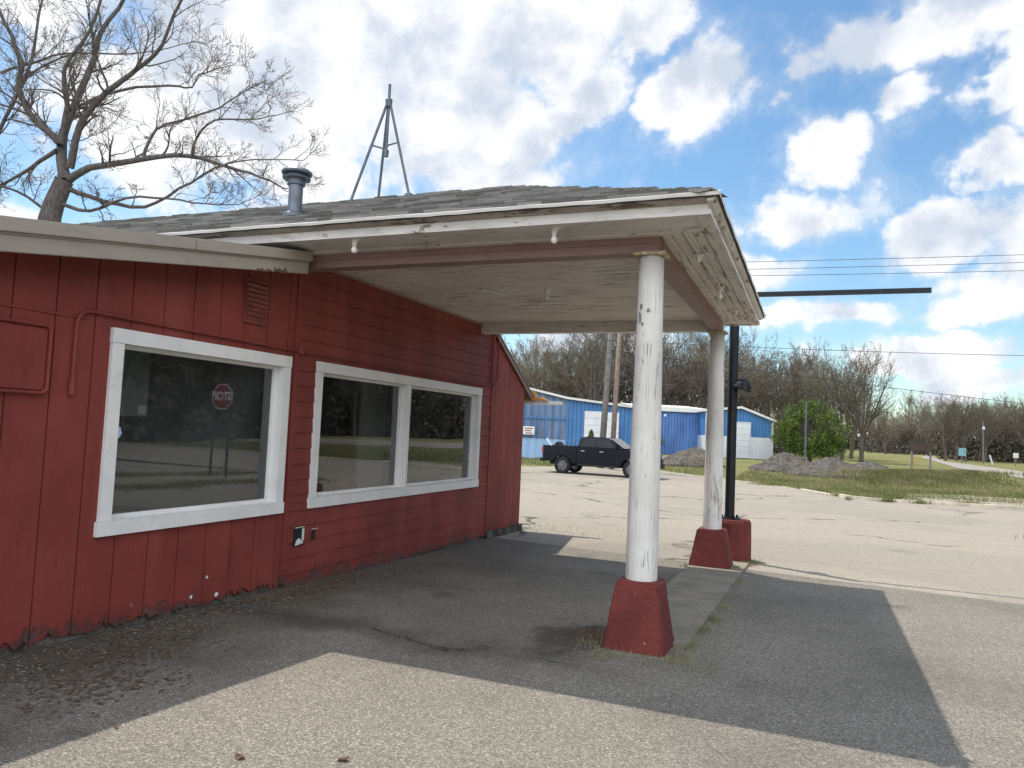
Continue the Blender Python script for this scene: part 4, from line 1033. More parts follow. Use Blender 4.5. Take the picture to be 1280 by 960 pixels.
# right: gabled annex
d3 = 71
S3 = shed_frame(925, d3, 'gabled_shed', 'gabled blue and white metal shed with a white roll door right of the pillars')
L = lambda u, v: loc2(S3, u, v, d3)
xl, zl = L(883, 513.5); xp, zp = L(927, 510); xr, zr = L(967, 527)
xl2, zl2 = L(883, 512)
zw = L(940, 546.5)[1]
bm = BM(); prism(bm, [(xl+.05, zw+.01), (xr-.05, zw+.01), (xr-.05, zr-.06), (xp, zp-.06), (xl+.05, zl-.06)], 0, 8, 'y'); obj('wall', bm, 'blue_metal', S3, world=False)
bm = BM(); box(bm, xl+.05, xr-.05, -.01, 7.99, -.3, zw); obj('base_wall', bm, 'white_metal', S3, world=False)
bm = BM()
for (a, b) in (((xl-.15, zl), (xp, zp)), ((xp, zp), (xr+.25, zr-.06))): prism(bm, [(a[0], a[1]-.05), (b[0], b[1]-.05), (b[0], b[1]+.17), (a[0], a[1]+.17)], -.3, 8.3, 'y')
obj('roof', bm, 'white_roof', S3, world=False)
for (a, b, z_) in ((xl-.02, xl+.2, zl-.05), (xr-.16, xr+.02, zr-.1)):
    bm = BM(); box(bm, a, b, -.06, -.012, 0, z_); obj('corner_trim', bm, 'white_metal', S3, world=False)
g0, gz = L(912, 528); g1, _ = L(937.5, 528)
garage_door(S3, g0, g1, 0, gz, -.06); bm = BM(); box(bm, g1+.01, g1+.10, -.09, -.012, 0, gz+.08); box(bm, g0-.1, g1, -.09, -.012, gz+.01, gz+.1); obj('door_jamb', bm, 'white_metal', S3, world=False)
# ================================================================== utility poles and wires
def upole(p, h, r, mat, label, crossarm=True, lean=0):
    e = empty('utility_pole', p, label, 'utility pole', 'utility poles')
    bm = BM(); tube(bm, [(0, 0, -.3), (lean*.5, 0, h*.5), (lean, 0, h)], [r, r*.88, r*.7], 12); obj('pole', bm, mat, e, world=False, smooth=True)
    if crossarm:
        bm = BM(); box(bm, -1.1+lean, 1.1+lean, -r-.1, -r*.6, h-.55, h-.42)
        obj('crossarm', bm, mat, e, world=False)
        for k in (-1, -.35, .35, 1):
            bm = BM(); lathe(bm, [(0, h-.42), (.04, h-.42), (.05, h-.36), (.03, h-.3), (0, h-.3)], 8, (k+lean, -r*.9-.02, 0)); obj('insulator', bm, 'porcelain', e, world=False)
    return e
dP = 47
pA = base(752, dP); pB = base(765.5, dP-1)
upole(pA, 13.0, .21, 'wood_pole', 'grey wooden utility pole before the white shed door, left of the pair', True, .55)
upole(pB, 9.5, .17, 'wood_pole_red', 'thinner reddish wooden utility pole, right of the pair by the white doors', False, .25)
pC = base(1560, 46); upole(pC, 15.5, .2, 'wood_pole', 'wooden utility pole beyond the right edge carrying the upper wires', True, 0)
pD = base(1007, 60); e = empty('metal_pole', pD, 'thin grey metal pole standing in front of the green tree', 'pole')
bm = BM(); tube(bm, [(0, 0, -.2), (0, 0, 5.1)], [.085, .06], 8); obj('pole', bm, 'galvanised', e, world=False)
bm = BM(); lathe(bm, [(0, 5.1), (.08, 5.1), (.08, 5.16), (0, 5.18)], 8); obj('pole_cap', bm, 'galvanised', e, world=False)
def wire(P, Q, sag, r, label):
    bm = BM(); n = 24; pts = []
    for k in range(n+1): t = k/n; p = P.lerp(Q, t); pts.append((p.x, p.y, p.z - sag*4*t*(1-t)))
    tube(bm, [Vector(p)-P for p in pts], r, 6)
    o = obj('power_line', bm, 'wire_black', None, world=False); o.location = P; tag(o, label, 'power line', 'overhead wires at the right'); return o
for (va, vb, s, lab) in ((331, 309, .1, 'topmost of the three close overhead wires right of the canopy'), (340, 319, .1, 'middle of the three close overhead wires right of the canopy'), (347, 331, .1, 'lowest of the three close overhead wires right of the canopy'), (425, 448, .25, 'single overhead wire below the black sign arm, crossing the low clouds')):
    P = at(752, va, dP); Q = at(1560, vb, 46); wire(P, Q, s, .015, lab)
wire(at(765, 438, dP), at(1440, 520, 80), .3, .02, 'lowest overhead wire, passing in front of the bare treetops')
# ================================================================== distant signs
def board(u, depth, w, h, zc, mat, label, posts, name='road_sign', cat='sign', ph=None):
    p = base(u, depth); e = empty(name, p, label, cat, rz=ROT)
    bm = BM(); box(bm, -w/2, w/2, -.03, .03, zc-h/2, zc+h/2); obj('sign_panel', bm, mat, e, world=False, bevel=.01)
    for x in posts:
        bm = BM(); box(bm, x-.06, x+.06, .031, .13, -.2, zc+h/2-.02); obj('post', bm, 'wood_pole', e, world=False)
    return e
e = board(1152, 62, 1.9, .62, 1.85, 'sign_brown', 'dark brown board sign on two posts at the grass edge by the far road', (-.75, .8))
for (a, b, c_, d_) in ((-.1, .1, .9, 1.2), (-.62, -.5, .5, 1.0)):
    bm = BM(); box(bm, a, b, .14, .16, c_, d_); box(bm, (a+b)/2-.02, (a+b)/2+.02, .161, .18, -.2, d_-.02); obj('marker_plate', bm, 'sign_yellow', e, world=False)
board(1203, 88, .85, .95, 1.35, 'sign_green', 'pale blue green square sign across the far road', (0,))
board(1270, 88, .6, .6, 1.2, 'sign_white', 'small pale square sign at the far right before the wood', (0,))
e = empty('utility_pole', base(1229, 92), 'slim pale pole across the far road in front of the dark wood', 'utility pole', 'utility poles')
bm = BM(); tube(bm, [(0, 0, -.2), (0, 0, 5.2)], [.10, .08], 8); obj('pole', bm, 'wood_pole', e, world=False)
bm = BM(); lathe(bm, [(0, 4.2), (.16, 4.2), (.16, 4.5), (0, 4.55)], 8, (0, -.2, 0)); obj('meter_box', bm, 'white_door', e, world=False)
e = empty('marker_post', base(1241, 90), 'short leaning white marker post across the far road', 'post')
bm = BM(); tube(bm, [(0, 0, -.1), (-.3, 0, 1.1)], [.1, .1], 8); obj('post', bm, 'white_door', e, world=False)
bm = BM(); tube(bm, [(-.26, 0, .9), (-.3, 0, 1.06)], .105, 8); obj('reflector', bm, 'sign_white', e, world=False)
# stop sign beside the side street, seen mirrored in the single window
ST = empty('stop_sign', (7.1, 17.6, terr(17.6)), 'red octagonal stop sign on two dark posts, seen mirrored in the picture window', 'stop sign')
fx, fy = -9.5-6.75, -17.25   # faces the mirrored viewer
ang = math.atan2(-fy, -fx) if False else math.atan2(fy, fx)
ST.rotation_euler = (0, 0, -.03)
zc = 2.42; r = .375/math.cos(PI/8)
def octo(rr, y, bm): return bm.faces.new([bm.verts.new((rr*math.cos(PI/8+k*PI/4), y, zc+rr*math.sin(PI/8+k*PI/4))) for k in range(8)])
bm = BM(); prism(bm, [(r*math.cos(PI/8+k*PI/4), zc+r*math.sin(PI/8+k*PI/4)) for k in range(8)], -.003, .003, 'y'); obj('sign_border', bm, 'sign_white', ST, world=False)
bm = BM(); prism(bm, [(r*.94*math.cos(PI/8+k*PI/4), zc+r*.94*math.sin(PI/8+k*PI/4)) for k in range(8)], -.006, -.0032, 'y'); obj('sign_face', bm, 'sign_red', ST, world=False)
cu_ = bpy.data.curves.new('lettering', 'FONT'); cu_.body = 'STOP'; cu_.size = .36; cu_.align_x = 'CENTER'; cu_.align_y = 'CENTER'; cu_.extrude = .001; cu_.offset = .009
tmp = bpy.data.objects.new('tmp', cu_); C.objects.link(tmp); dg = bpy.context.evaluated_depsgraph_get(); me = bpy.data.meshes.new_from_object(tmp.evaluated_get(dg)); bpy.data.objects.remove(tmp)
me.transform(Matrix.Translation((0, -.009, zc)) @ Matrix.Rotation(PI/2, 4, 'X') @ Matrix.Diagonal((.80, 1, 1, 1)))
meshobj('lettering', me, 'sign_white', ST)
for s in (-.29, .29):
    bm = BM(); box(bm, s-.03, s+.03, .004, .05, -.3, zc+.2); obj('post', bm, 'dark_metal', ST, world=False)

# ================================================================== pickup truck
rw = gnd(703, 591.5); fw = gnd(788, 599.5)
hd = Vector((fw.x-rw.x, fw.y-rw.y, 0)); yaw = ROT - math.radians(26); hd = Vector((math.cos(yaw), math.sin(yaw), 0))
print('truck wheelbase px est', hd.length, math.degrees(yaw))
TS = 1.03
TK = empty('pickup_truck', (0, 0, 0), 'black crew cab pickup truck crossing the lot with gear in its bed', 'pickup truck', rz=yaw)
WB = 3.65; WR = .43; rxw, fxw = -1.80, 1.85
def arch(cx0, r, a0, a1, n=9): return [(cx0+r*math.cos(a), WR+r*math.sin(a)) for a in np.linspace(a0, a1, n)]
bm = BM()   # cab and front, solid across
poly = [(-1.0, .56)] + [(fxw-.54, .56)] + [(cx0, z) for cx0, z in arch(fxw, .53, PI-.25, .25)] + [(2.45, .52), (2.90, .50), (2.97, .62), (2.99, .95), (2.94, 1.18), (2.80, 1.27), (2.2, 1.335), (1.45, 1.375), (1.30, 1.38), (-1.0, 1.40)]
prism(bm, poly, -.99, .99, 'y')
bmesh.ops.bisect_plane(bm, geom=bm.verts[:]+bm.edges[:]+bm.faces[:], plane_co=(2.6, 0, 0), plane_no=(1, 0, 0))
for v in bm.verts:
    if v.co.x > 2.62: v.co.y *= .96
bed = [(-2.86, .62)] + [(rxw-.54, .60)] + arch(rxw, .53, PI-.25, .25) + [(-1.012, .56), (-1.012, 1.395), (-2.88, 1.42), (-2.92, 1.2)]
for s in (-1, 1): prism(bm, bed, s*.99, s*.88, 'y')
box(bm, -2.86, -1.012, -.879, .879, .75, .80)
body = obj('body', bm, 'car_black', TK, world=False, bevel=.018)
bm = BM(); box(bm, -2.935, -2.875, -.875, .875, .68, 1.41); obj('tailgate', bm, 'car_black', TK, world=False, bevel=.02)
bm = BM()   # greenhouse
n0 = [(-1.0, 1.395), (1.42, 1.375), (.62, 1.90), (.25, 1.945), (-.55, 1.945), (-.86, 1.90)]
vs = prism(bm, n0, -.93, .93, 'y')
for v in bm.verts: v.co.y *= 1 - (v.co.z-1.38)*.30
obj('cab', bm, 'car_black', TK, world=False, bevel=.03)
def side_glass(x0, x1, z0, z1, x0t, x1t, s):
    bm = BM(); y0 = .945*(1-(z0-1.38)*.30); y1 = .945*(1-(z1-1.38)*.30)
    vs = [(x0, y0*s, z0), (x1, y0*s, z0), (x1t, y1*s, z1), (x0t, y1*s, z1)]
    A = [bm.verts.new(v) for v in vs]; B = [bm.verts.new((v[0], v[1]-.02*s, v[2])) for v in vs]
    bm.faces.new(A); bm.faces.new(B[::-1])
    for k in range(4): bm.faces.new((A[k], A[(k+1) % 4], B[(k+1) % 4], B[k]))
    bmesh.ops.recalc_face_normals(bm, faces=bm.faces); obj('side_window', bm, 'car_glass', TK, world=False)
for s in (-1, 1): side_glass(-.86, -.02, 1.43, 1.85, -.74, -.05, s); side_glass(.06, 1.12, 1.43, 1.85, .03, .60, s)
bm = BM(); vs = [(1.405, -.86, 1.40), (1.405, .86, 1.40), (.66, .76, 1.885), (.66, -.76, 1.885)]
A = [bm.verts.new(Vector(v)+Vector((.035, 0, .03))) for v in vs]; bm.faces.new(A[::-1]); obj('windshield', bm, 'car_glass', TK, world=False)
bm = BM(); vs = [(-1.03, -.8, 1.45), (-1.03, .8, 1.45), (-.90, .72, 1.85), (-.90, -.72, 1.85)]; bm.faces.new([bm.verts.new(v) for v in vs]); obj('rear_window', bm, 'car_glass', TK, world=False)
bm = BM(); box(bm, 2.86, 3.06, -.95, .95, .50, .72); obj('bumper', bm, 'black_plastic', TK, world=False, bevel=.03)
bm = BM(); box(bm, -3.06, -2.9, -.94, .94, .58, .76); obj('bumper', bm, 'black_plastic', TK, world=False, bevel=.03)
bm = BM(); 
for k in range(4): box(bm, 2.93, 3.0, -.55, .55, .78+k*.09, .84+k*.09)
obj('grille', bm, 'black_plastic', TK, world=False, bevel=.005)
for s in (-1, 1):
    bm = BM(); box(bm, 2.80, 2.985, s*.60 if s > 0 else -.92, .92 if s > 0 else -.60, .98, 1.14); obj('headlight', bm, 'headlight', TK, world=False, bevel=.02)
    bm = BM(); box(bm, -2.95, -2.86, s*.885 if s > 0 else -.998, .998 if s > 0 else -.885, 1.0, 1.32); obj('tail_light', bm, 'tail_light', TK, world=False, bevel=.01)
    bm = BM(); box(bm, .95, 1.10, s*1.02-.10, s*1.02+.10, 1.40, 1.62); box(bm, 1.0, 1.05, min(s*.92, s*1.0), max(s*.92, s*1.0), 1.42, 1.47); obj('mirror', bm, 'black_plastic', TK, world=False, bevel=.02)
    for hx in (-.78, .22):
        bm = BM(); box(bm, hx, hx+.2, min(s*.985, s*1.012), max(s*.985, s*1.012), 1.20, 1.235); obj('door_handle', bm, 'chrome', TK, world=False, bevel=.005)
    bm = BM(); y0 = s*.9915
    for lx in (-.92, .02, 1.14): box(bm, lx-.006, lx+.006, min(y0, y0+s*.001), max(y0, y0+s*.001), .62, 1.18)
    obj('door_seam', bm, 'black_plastic', TK, world=False)
    bm = BM(); tube(bm, [(-.95, s*1.0, .50), (1.25, s*1.0, .50)], .045, 8); obj('side_step', bm, 'black_plastic', TK, world=False)
bm = BM(); box(bm, -2.7, 2.6, -.45, .45, .45, .62); tube(bm, [(rxw, -.8, WR), (rxw, .8, WR)], .08, 8); tube(bm, [(fxw, -.8, WR), (fxw, .8, WR)], .08, 8); obj('chassis', bm, 'rubber', TK, world=False)
def wheel(x, s):
    bm = BM(); lathe(bm, [(.27, -.13), (.39, -.135), (.425, -.11), (WR, -.06), (WR, .06), (.425, .11), (.39, .135), (.27, .13), (.27, -.13)], 32, (0, 0, 0), 'y', False)
    bmesh.ops.translate(bm, verts=bm.verts, vec=(x, s*.85, WR)); w = obj('wheel', bm, 'rubber', TK, world=False)
    bm = BM(); lathe(bm, [(0, 0), (.27, 0), (.285, .12*s), (.265, .12*s), (.25, .04*s), (0, .04*s)][:], 28, (0, 0, 0), 'y')
    for k in range(6):
        a = k*PI/3; box(bm, .03, .26, min(.05*s, .10*s), max(.05*s, .10*s), -.028, .028, Matrix.Rotation(a, 4, 'Y'))
    lathe(bm, [(0, .05*s), (.06, .05*s), (.055, .11*s), (0, .11*s)], 12, (0, 0, 0), 'y')
    bmesh.ops.translate(bm, verts=bm.verts, vec=(x, s*.85, WR)); obj('rim', bm, 'dark_rim', w, world=False)
plain('dark_rim', (.16, .16, .17), .35, .7, .1, 3)
for x in (rxw, fxw):
    for s in (-1, 1): wheel(x, s)
TK.scale = (TS, TS, TS)
mid = (rw+fw)/2; nrm = Vector((-math.sin(yaw), math.cos(yaw), 0))
# contact points seen are the near-side wheels: move half the track away
ctr = rw + hd.normalized()*(-rxw)*TS + nrm*.85*TS
TK.location = (ctr.x, ctr.y, terr(ctr.y)-.01)
def tl(x, y, z): c, s = math.cos(yaw), math.sin(yaw); return Vector((TK.location.x+(x*c-y*s)*TS, TK.location.y+(x*s+y*c)*TS, TK.location.z+z*TS))
def rod(name, A, B, r, mat, label, cat):
    a, b = tl(*A), tl(*B); bm = BM(); tube(bm, [Vector((0, 0, 0)), b-a], r, 8); o = obj(name, bm, mat, None, world=False); o.location = a; tag(o, label, cat); return o
rod('pipe', (-2.3, -.3, .82), (-3.0, -.3, 1.76), .055, 'paper', 'white pipe sticking out over the tailgate of the pickup', 'pipe')
rod('rod', (-1.9, .2, .82), (-1.55, .2, 1.75), .025, 'chrome', 'grey rod leaning against the rear of the pickup cab', 'rod')
rod('rod', (-2.05, -.35, .82), (-1.45, -.35, 1.85), .018, 'wood_pole', 'thin brown handle leaning up from the pickup bed', 'rod')
a = tl(-2.35, 0, .80); bm = BM(); prism(bm, [(-.3, 0), (.3, 0), (.22, .55), (.0, .85), (-.15, .8), (-.28, .45)], -.35, .35, 'y'); o = obj('tarp_bundle', bm, 'black_plastic', None, world=False, bevel=.05); o.location = a; o.rotation_euler = (0, 0, yaw); tag(o, 'dark tarp bundle standing in the rear of the pickup bed', 'bundle')

# ================================================================== trees
class Tubes:
    def __init__(s): s.V = []; s.F = []
    def add(s, pts, rad, n):
        base_i = len(s.V); ref = None; m = len(pts)
        for i in range(m):
            a = pts[min(i+1, m-1)]; b = pts[max(i-1, 0)]; d = (a-b).normalized()
            if ref is None: ref = d.orthogonal().normalized()
            u = ref - d*ref.dot(d)
            if u.length < 1e-5: u = d.orthogonal()
            u.normalize(); ref = u; w = d.cross(u); p = pts[i]; r = rad[i]
            for k in range(n):
                c, q = CS[n][k]; s.V.append(p + u*(c*r) + w*(q*r))
        for i in range(m-1):
            for k in range(n):
                a = base_i+i*n; k2 = (k+1) % n; s.F.append((a+k, a+k2, a+n+k2, a+n+k))
CS = {n: [(math.cos(2*PI*k/n), math.sin(2*PI*k/n)) for k in range(n)] for n in (3, 4, 5, 6, 8, 10, 12)}
def rv(r): return Vector((r.gauss(0, 1), r.gauss(0, 1), r.gauss(0, 1)))
def grow(T, tw, buds, r, p, d, L, rad, lvl, maxl, kids, up=.12, wob=.22, seg=5, minr=.006, spread=(.45, 1.05), lenf=(.45, .72)):
    """one branch and, recursively, its children"""
    n = seg if lvl < maxl else 3
    pts = [p.copy()]; rd = [rad]; dd = d.normalized()
    for i in range(n):
        dd = (dd + rv(r)*wob*(.6 if lvl == 0 else 1) + Vector((0, 0, up))).normalized()
        pts.append(pts[-1] + dd*(L/n)); rd.append(max(minr, rad*(1-.72*(i+1)/n)))
    dst = T if lvl <= 1 else tw
    dst.add(pts, rd, 6 if lvl == 0 else (5 if lvl == 1 else (4 if lvl == 2 else 3)))
    if lvl >= maxl:
        if buds is not None: buds.extend((pts[-1], pts[-2], pts[1]))
        return
    nk = kids[min(lvl, len(kids)-1)]
    for k in range(nk):
        t = r.uniform(.22, 1.0) if k < nk-1 else 1.0
        f = t*n; i = min(int(f), n-1); q = pts[i].lerp(pts[i+1], f-i)
        axis = (pts[i+1]-pts[i]).normalized(); side = rv(r); side = (side - axis*side.dot(axis)).normalized()
        a = r.uniform(*spread) if k < nk-1 else r.uniform(.1, .3)
        nd = axis*math.cos(a)+side*math.sin(a)
        rr = rad*(1-.72*t)*.62
        grow(T, tw, buds, r, q, nd, L*r.uniform(*lenf)*(1.1-.35*t), max(minr, rr), lvl+1, maxl, kids, up, wob, seg, minr, spread, lenf)
def bud_mesh(buds, size, r, V=None, Fs=None, n=1):
    V = []; Fs = []
    for p in buds:
        for _ in range(n):
            c = p + rv(r)*size*1.2; a = rv(r).normalized()*size*r.uniform(.5, 1.3); b = a.cross(rv(r)).normalized()*size*.6
            i = len(V); V.extend((c-a, c+b, c+a, c-b)); Fs.append((i, i+1, i+2, i+3))
    return V, Fs
def bare_tree(name, h, seed, twmat, budmat, budsize, spreadw=1.0, dens=1.0, budn=1, forks=5):
    r = random.Random(seed); T = Tubes(); tw = Tubes(); buds = []
    tr = h*.022; pts = [Vector((0, 0, -.3))]; rd = [tr*1.3]; d = Vector((0, 0, 1))
    fh = h*r.uniform(.22, .34); n = 5
    for i in range(n):
        d = (d + rv(r)*.05+Vector((0, 0, .1))).normalized(); pts.append(pts[-1]+d*(fh/n)); rd.append(tr*(1.1-.3*(i+1)/n))
    T.add(pts, rd, 10)
    for k in range(forks):
        a = 2*PI*(k+r.random()*.6)/forks; tilt = r.uniform(.22, .62)*spreadw if k else .08
        dd = Vector((math.cos(a)*math.sin(tilt), math.sin(a)*math.sin(tilt), math.cos(tilt)))
        q = pts[-1] if k < 3 else pts[-2]
        grow(T, tw, buds, r, q, dd, h*r.uniform(.50, .68), tr*.6, 0, 3, (int(9*dens), 7, 5), .05, .13, 6, .012, (.4, .95), (.38, .58))
    e = bpy.data.objects.new(name, None); C.objects.link(e)
    raw('trunk', T.V, T.F, 'bark', e, True)
    cr = raw('crown', tw.V, tw.F, twmat, e)
    V, Fs = bud_mesh(buds[::2], budsize*.8, r, n=budn)
    raw('buds', V, Fs, budmat, cr)
    return e
TPL = [bare_tree('bare_tree', 11, 11, 'twig', 'bud_green', .055, 1.1),
       bare_tree('bare_tree', 11, 12, 'twig', 'bud_tan', .05, .9, 1.0),
       bare_tree('bare_tree', 11, 13, 'twig_tan', 'bud_tan', .065, 1.2, 1.1),
       bare_tree('bare_tree', 11, 14, 'twig', 'bud_green', .06, .8, 1.0)]
used = set()
def put_tree(i, p, sc, label, group=None, rz=None):
    t = TPL[i]
    if i in used: t = copy_tree(t)
    used.add(i); t.location = p; t.scale = (sc, sc, sc*random.uniform(.95, 1.08)); t.rotation_euler = (0, 0, random.random()*6.28 if rz is None else rz)
    tag(t, label, 'tree', group); return t
# row behind the blue sheds
rowl = 'bare spring tree in the tall row behind the blue sheds'
for (u, d, s) in ((600, 92, 1.1), (640, 88, .98), (668, 96, 1.08), (690, 90, .95), (712, 100, 1.08), (728, 92, 1.0), (742, 86, 1.25), (757, 100, 1.2), (772, 90, 1.35), (790, 98, 1.2), (806, 88, 1.15), (824, 96, 1.2), (838, 90, 1.12), (852, 100, 1.25), (866, 90, 1.15), (880, 97, 1.2), (895, 90, 1.12), (912, 99, 1.15), (928, 92, 1.0), (944, 100, 1.02), (960, 92, .86), (976, 104, 1.0), (992, 95, .88), (1008, 104, 1.0), (1022, 96, .9)):
    i = random.choice((2, 2, 1)) if u < 700 else random.choice((0, 1, 3, 0, 2))
    put_tree(i, base(u, d), s*d/90*1.10, rowl, 'bare trees behind the blue sheds')
# second rank, deeper
for u in range(600, 1040, 26):
    d = random.uniform(112, 130); put_tree(random.choice((0, 1, 2, 3)), base(u+random.uniform(-8, 8), d), random.uniform(1.15, 1.45), 'bare spring tree deep in the row behind the blue sheds', 'bare trees deep behind the sheds')
# big bare trees near the gravel piles
put_tree(0, base(1077, 76), .93, 'largest bare tree, its forked trunk right of the gravel piles', None, 1.1)
put_tree(3, base(1052, 80), .98, 'bare tree between the green tree and the largest bare tree', None)
put_tree(1, base(1064, 88), .95, 'slender bare tree just behind the largest bare tree by the piles', None)
put_tree(3, base(1033, 84), .98, 'bare tree rising behind the green leafy tree', None)
# right-hand wood
for k, u in enumerate(range(1186, 1420, 12)):
    d = random.uniform(98, 118); put_tree(random.choice((1, 3, 0)), base(u+random.uniform(-4, 4), d), random.uniform(.70, .84)*d/108, 'bare dark tree in the wood across the far road', 'wood across the far road')
for k, u in enumerate(range(1190, 1420, 17)):
    d = random.uniform(125, 145); put_tree(random.choice((1, 3)), base(u, d), random.uniform(.84, .96), 'bare dark tree deep in the wood across the far road', 'deep wood across the far road')
for k, u in enumerate(range(1098, 1200, 9)):
    d = random.uniform(150, 185); put_tree(random.choice((2, 2, 0)), base(u, d), random.uniform(.72, .95), 'far tan and yellow tree at the end of the far road', 'far trees at the road end')
for k, u in enumerate(np.arange(560, 1500, 17)):
    d = random.uniform(215, 260); put_tree(random.choice((0, 2, 3)), base(u, d), random.uniform(1.15, 1.5), 'far bare tree of the distant tree line on the horizon', 'distant tree line')
for k in range(60):   # woods further round to the right, mirrored in the double window
    a = math.radians(57-k*1.3); d = random.uniform(95, 125); p = Vector((d*math.cos(a+.25), d*math.sin(a+.25)))
    put_tree(random.choice((0, 1, 3)), Vector((p.x, p.y, terr(p.y))), (random.uniform(.75, .85) if k < 7 else random.uniform(1.2, 1.6)), 'bare tree of the wood right of the far road, mirrored in the double window', 'wood mirrored in the double window')
# wood along the side street, seen in the windows' reflections
for k in range(46):
    y = -12 + k*2.2 + random.uniform(-1, 1); x = random.choice((36, 40, 45))+random.uniform(-1.5, 1.5) + max(0, (y-20)*.12)
    put_tree(random.choice((0, 1, 3)), Vector((x, y, terr(y))), random.uniform(1.15, 1.5), 'tall bare tree lining the side street, mirrored in the windows', 'trees along the side street')
# undergrowth mass in the woods (dark evergreen brush)
V = []; Fs = []; rr_ = random.Random(5)
def brush(p, w, h, n, s=.25):
    for _ in range(n):
        a = rr_.random()*2*PI; r0 = w*math.sqrt(rr_.random()); z = h*abs(rr_.gauss(0, .45)); c = p+Vector((r0*math.cos(a), r0*math.sin(a), z))
        q = rv(rr_).normalized()*s*rr_.uniform(.5, 1.3); b = q.cross(rv(rr_)).normalized()*s*.7; i = len(V); V.extend((c-q, c+b, c+q, c-b)); Fs.append((i, i+1, i+2, i+3))
for u in range(590, 1040, 9): brush(base(u, rr_.uniform(100, 108)), 3.0, 3.2, 110)
for u in range(1090, 1200, 6): brush(base(u, rr_.uniform(160, 190)), 4, 3.4, 120, .3)
for u in range(560, 1500, 7): brush(base(u, rr_.uniform(230, 262)), 6, 6.5, 230, .7)
plain('brush', (.095, .085, .068), .95, 0, .45, .5, .05)
tag(raw('undergrowth', V, Fs, 'brush'), 'brown green undergrowth below the bare trees', 'undergrowth', kind='stuff')
V = []; Fs = []
for k in range(110): y = -14+k*1.0; brush(Vector((40+rr_.uniform(-4, 6)+max(0, (y-20)*.12), y, terr(y))), 3.5, 8.5, 330, .42)
for u in range(1190, 1460, 6): brush(base(u, rr_.uniform(110, 124)), 3.5, 4.2, 130, .28)
for k in range(120):
    a = math.radians(69-k*.7); d = rr_.uniform(95, 130); x, y = d*math.cos(a), d*math.sin(a); brush(Vector((x, y, terr(y))), 4, 8, 300, .5)
plain('brush_dark', (.075, .066, .052), .95, 0, .45, .5, .05)
tag(raw('dark_undergrowth', V, Fs, 'brush_dark'), 'dark undergrowth filling the wood across the far road', 'undergrowth', kind='stuff')
# green leafy tree
gp = base(1012, 66); GT = empty('green_tree', gp, 'rounded bright green leafy tree behind the thin grey pole', 'tree')
r = random.Random(4); T = Tubes(); tw = Tubes(); buds = []
T.add([Vector((0, 0, -.2)), Vector((.05, 0, .7)), Vector((0, .05, 1.3))], [.22, .17, .14], 8)
for k in range(9):
    a = 2*PI*k/9; ti = r.uniform(.5, 1.25) if k else .05
    grow(T, tw, buds, r, Vector((0, 0, r.uniform(.5, 1.3))), Vector((math.cos(a)*math.sin(ti), math.sin(a)*math.sin(ti), math.cos(ti))), r.uniform(2.3, 3.2), .09, 0, 2, (9, 6), .16, .16, 5, .01)
raw('trunk', T.V+[], T.F, 'bark', GT, True)
V = []; Fs = []
clumps = []
for _ in range(105):
    a = r.random()*2*PI; z = r.uniform(0, 1); R0 = 2.95*math.sin(PI*min(1, (z*.80+.16)))**.7*r.uniform(.5, 1.12); clumps.append(Vector((R0*math.cos(a), R0*math.sin(a), .7+z*4.4)))
for c in clumps:
    cs = r.uniform(.35, .7)
    for _ in range(190):
        p = c + rv(r)*cs*.55; q = rv(r).normalized()*r.uniform(.05, .10); b = q.cross(rv(r)).normalized()*.05; i = len(V); V.extend((p-q, p+b, p+q, p-b)); Fs.append((i, i+1, i+2, i+3))
cr = raw('crown', V, Fs, 'leaf', GT); raw('limbs', tw.V, tw.F, 'twig', cr)
# small shrub behind the truck's cab
sp_ = base(739, 50); V = []; Fs = []
for _ in range(1500):
    z = r.random(); R0 = (1-z)*.75+.05; a = r.random()*6.28; p = Vector((R0*r.random()**.5*math.cos(a), R0*r.random()**.5*math.sin(a), .3+z*2.0)); q = rv(r).normalized()*.09; b = q.cross(rv(r)).normalized()*.05; i = len(V); V.extend((p-q, p+b, p+q, p-b)); Fs.append((i, i+1, i+2, i+3))
SB = empty('small_conifer', sp_, 'small dark conifer standing behind the pickup cab by the shed door', 'tree')
raw('foliage', V, Fs, 'leaf', SB); bm = BM(); tube(bm, [(0, 0, -.1), (0, 0, 2.1)], [.06, .02], 6); obj('trunk', bm, 'bark', SB, world=False)
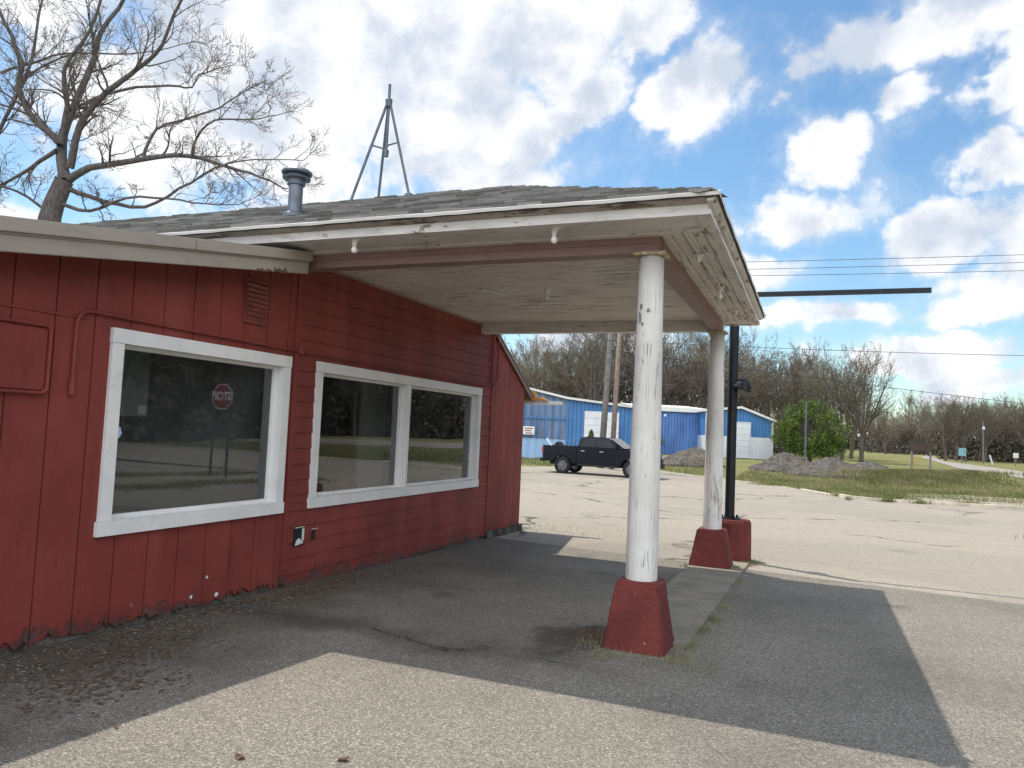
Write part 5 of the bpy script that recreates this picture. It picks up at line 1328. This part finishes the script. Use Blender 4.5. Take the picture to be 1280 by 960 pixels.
# ------------------------------------------------------------------ big bare tree behind the building at the left
DT = 21.0
hb = base(62, DT); HT = empty('large_bare_tree', hb, 'large bare spreading tree towering behind the left end of the red building', 'tree')
r = random.Random(21); T = Tubes(); tw = Tubes(); buds = []
def z2(pt, dep): return at(pt[0]/2.667, pt[1]/2.667, dep) - hb
def limb(pts, r0, r1, d0=0, d1=0, kids=12, L=1.7, cont=0):
    r0 *= .74; r1 *= .7; kids = int(kids*1.05)
    P = [z2(p, DT+d0+(d1-d0)*i/(len(pts)-1)) for i, p in enumerate(pts)]
    # smooth and roughen
    Q = []; n = len(P)
    for i in range(n-1):
        for t in (0, .33, .66):
            a = P[max(i-1, 0)]; b = P[i]; c = P[i+1]; d = P[min(i+2, n-1)]
            q = .5*((2*b)+(-a+c)*t+(2*a-5*b+4*c-d)*t*t+(-a+3*b-3*c+d)*t**3); Q.append(q + rv(r)*.012)
    Q.append(P[-1]); m = len(Q); rad = [r0+(r1-r0)*(i/(m-1))**.8 for i in range(m)]
    T.add(Q, rad, 8)
    for k in range(kids):
        t = r.uniform(.12, 1) if k < kids-1 else 1.0; f = t*(m-1); i = min(int(f), m-2); q = Q[i].lerp(Q[i+1], f-i); ax = (Q[i+1]-Q[i]).normalized()
        side = rv(r); side = (side-ax*side.dot(ax)).normalized(); a = r.uniform(.5, 1.1) if k < kids-1 else .15
        grow(T, tw, buds, r, q, ax*math.cos(a)+side*math.sin(a)+Vector((0, 0, .25)), L*r.uniform(.42, .95), max(.012, (r0+(r1-r0)*t)*.42), 1, 3, (7, 6, 5), .06, .19, 6, .0042, (.4, 1.0), (.42, .70))
trunk_pts = [Vector((0, 0, -.3)), Vector((.0, 0, 1.5))] + [z2(p, DT) for p in ((165, 730), (180, 680), (215, 600))]
T.add(trunk_pts, [.42, .36, .29, .265, .235], 12)
limb([(215, 600), (205, 480), (240, 370), (300, 230), (340, 100), (420, -10), (470, -160)], .22, .05, 0, 1.5, 16, 1.9)
limb([(235, 560), (265, 420), (340, 325), (410, 265), (480, 215), (540, 150), (600, 10), (640, -80)], .15, .035, 0, -1.5, 16, 1.7)
limb([(205, 480), (100, 380), (65, 290), (70, 200), (20, 80), (-40, -60)], .14, .05, 0, -1, 14, 1.7)
limb([(65, 290), (105, 200), (130, 50), (160, -80)], .08, .03, -.4, .8, 11, 1.5)
limb([(230, 600), (300, 560), (480, 530), (630, 520), (760, 555), (870, 590), (950, 630)], .16, .025, 0, -1.2, 17, 1.25)
limb([(480, 530), (520, 430), (640, 390), (730, 360), (800, 310), (880, 270)], .065, .018, -.3, .6, 13, 1.15)
limb([(640, 520), (660, 450), (720, 400), (830, 400), (920, 385)], .055, .018, -.6, -1.6, 10, 1.15)
limb([(230, 630), (350, 670), (480, 690), (600, 630), (720, 560), (850, 530), (1010, 535)], .10, .016, 0, 1.3, 15, 1.2)
limb([(200, 680), (300, 705), (420, 660), (560, 660), (680, 680), (800, 680)], .08, .018, 0, -1.0, 12, 1.1)
limb([(205, 480), (222, 350), (215, 230), (300, 100), (340, -30)], .12, .04, 0, -.8, 13, 1.6)
limb([(290, 340), (400, 300), (560, 285), (640, 290), (665, 250), (740, 225)], .07, .018, .2, 1.2, 12, 1.2)
limb([(190, 500), (100, 560), (20, 610), (-80, 650)], .09, .04, 0, 1, 10, 1.3)
limb([(150, 700), (60, 640), (-20, 625), (-120, 640)], .06, .03, 0, -1, 9, 1.2)
limb([(-70, 520), (0, 430), (65, 300), (110, 240), (240, 180)], .10, .03, .6, .6, 12, 1.4)
limb([(0, 240), (120, 205), (210, 180), (380, 180), (520, 170), (640, 140)], .06, .015, .8, 1.6, 12, 1.3)
limb([(35, 400), (140, 425), (240, 470), (330, 445)], .04, .012, .5, 1.0, 7, 1.0)
raw('trunk', T.V, T.F, 'bark_hero', HT, True)
crn = raw('crown', tw.V, tw.F, 'twig', HT)
V, Fs = bud_mesh(buds, .018, r); raw('buds', V, Fs, 'bud_tan', crn)
print('hero tris', len(tw.F), len(T.F), 'tpl', [len(ch.data.polygons) for t in TPL for ch in t.children])
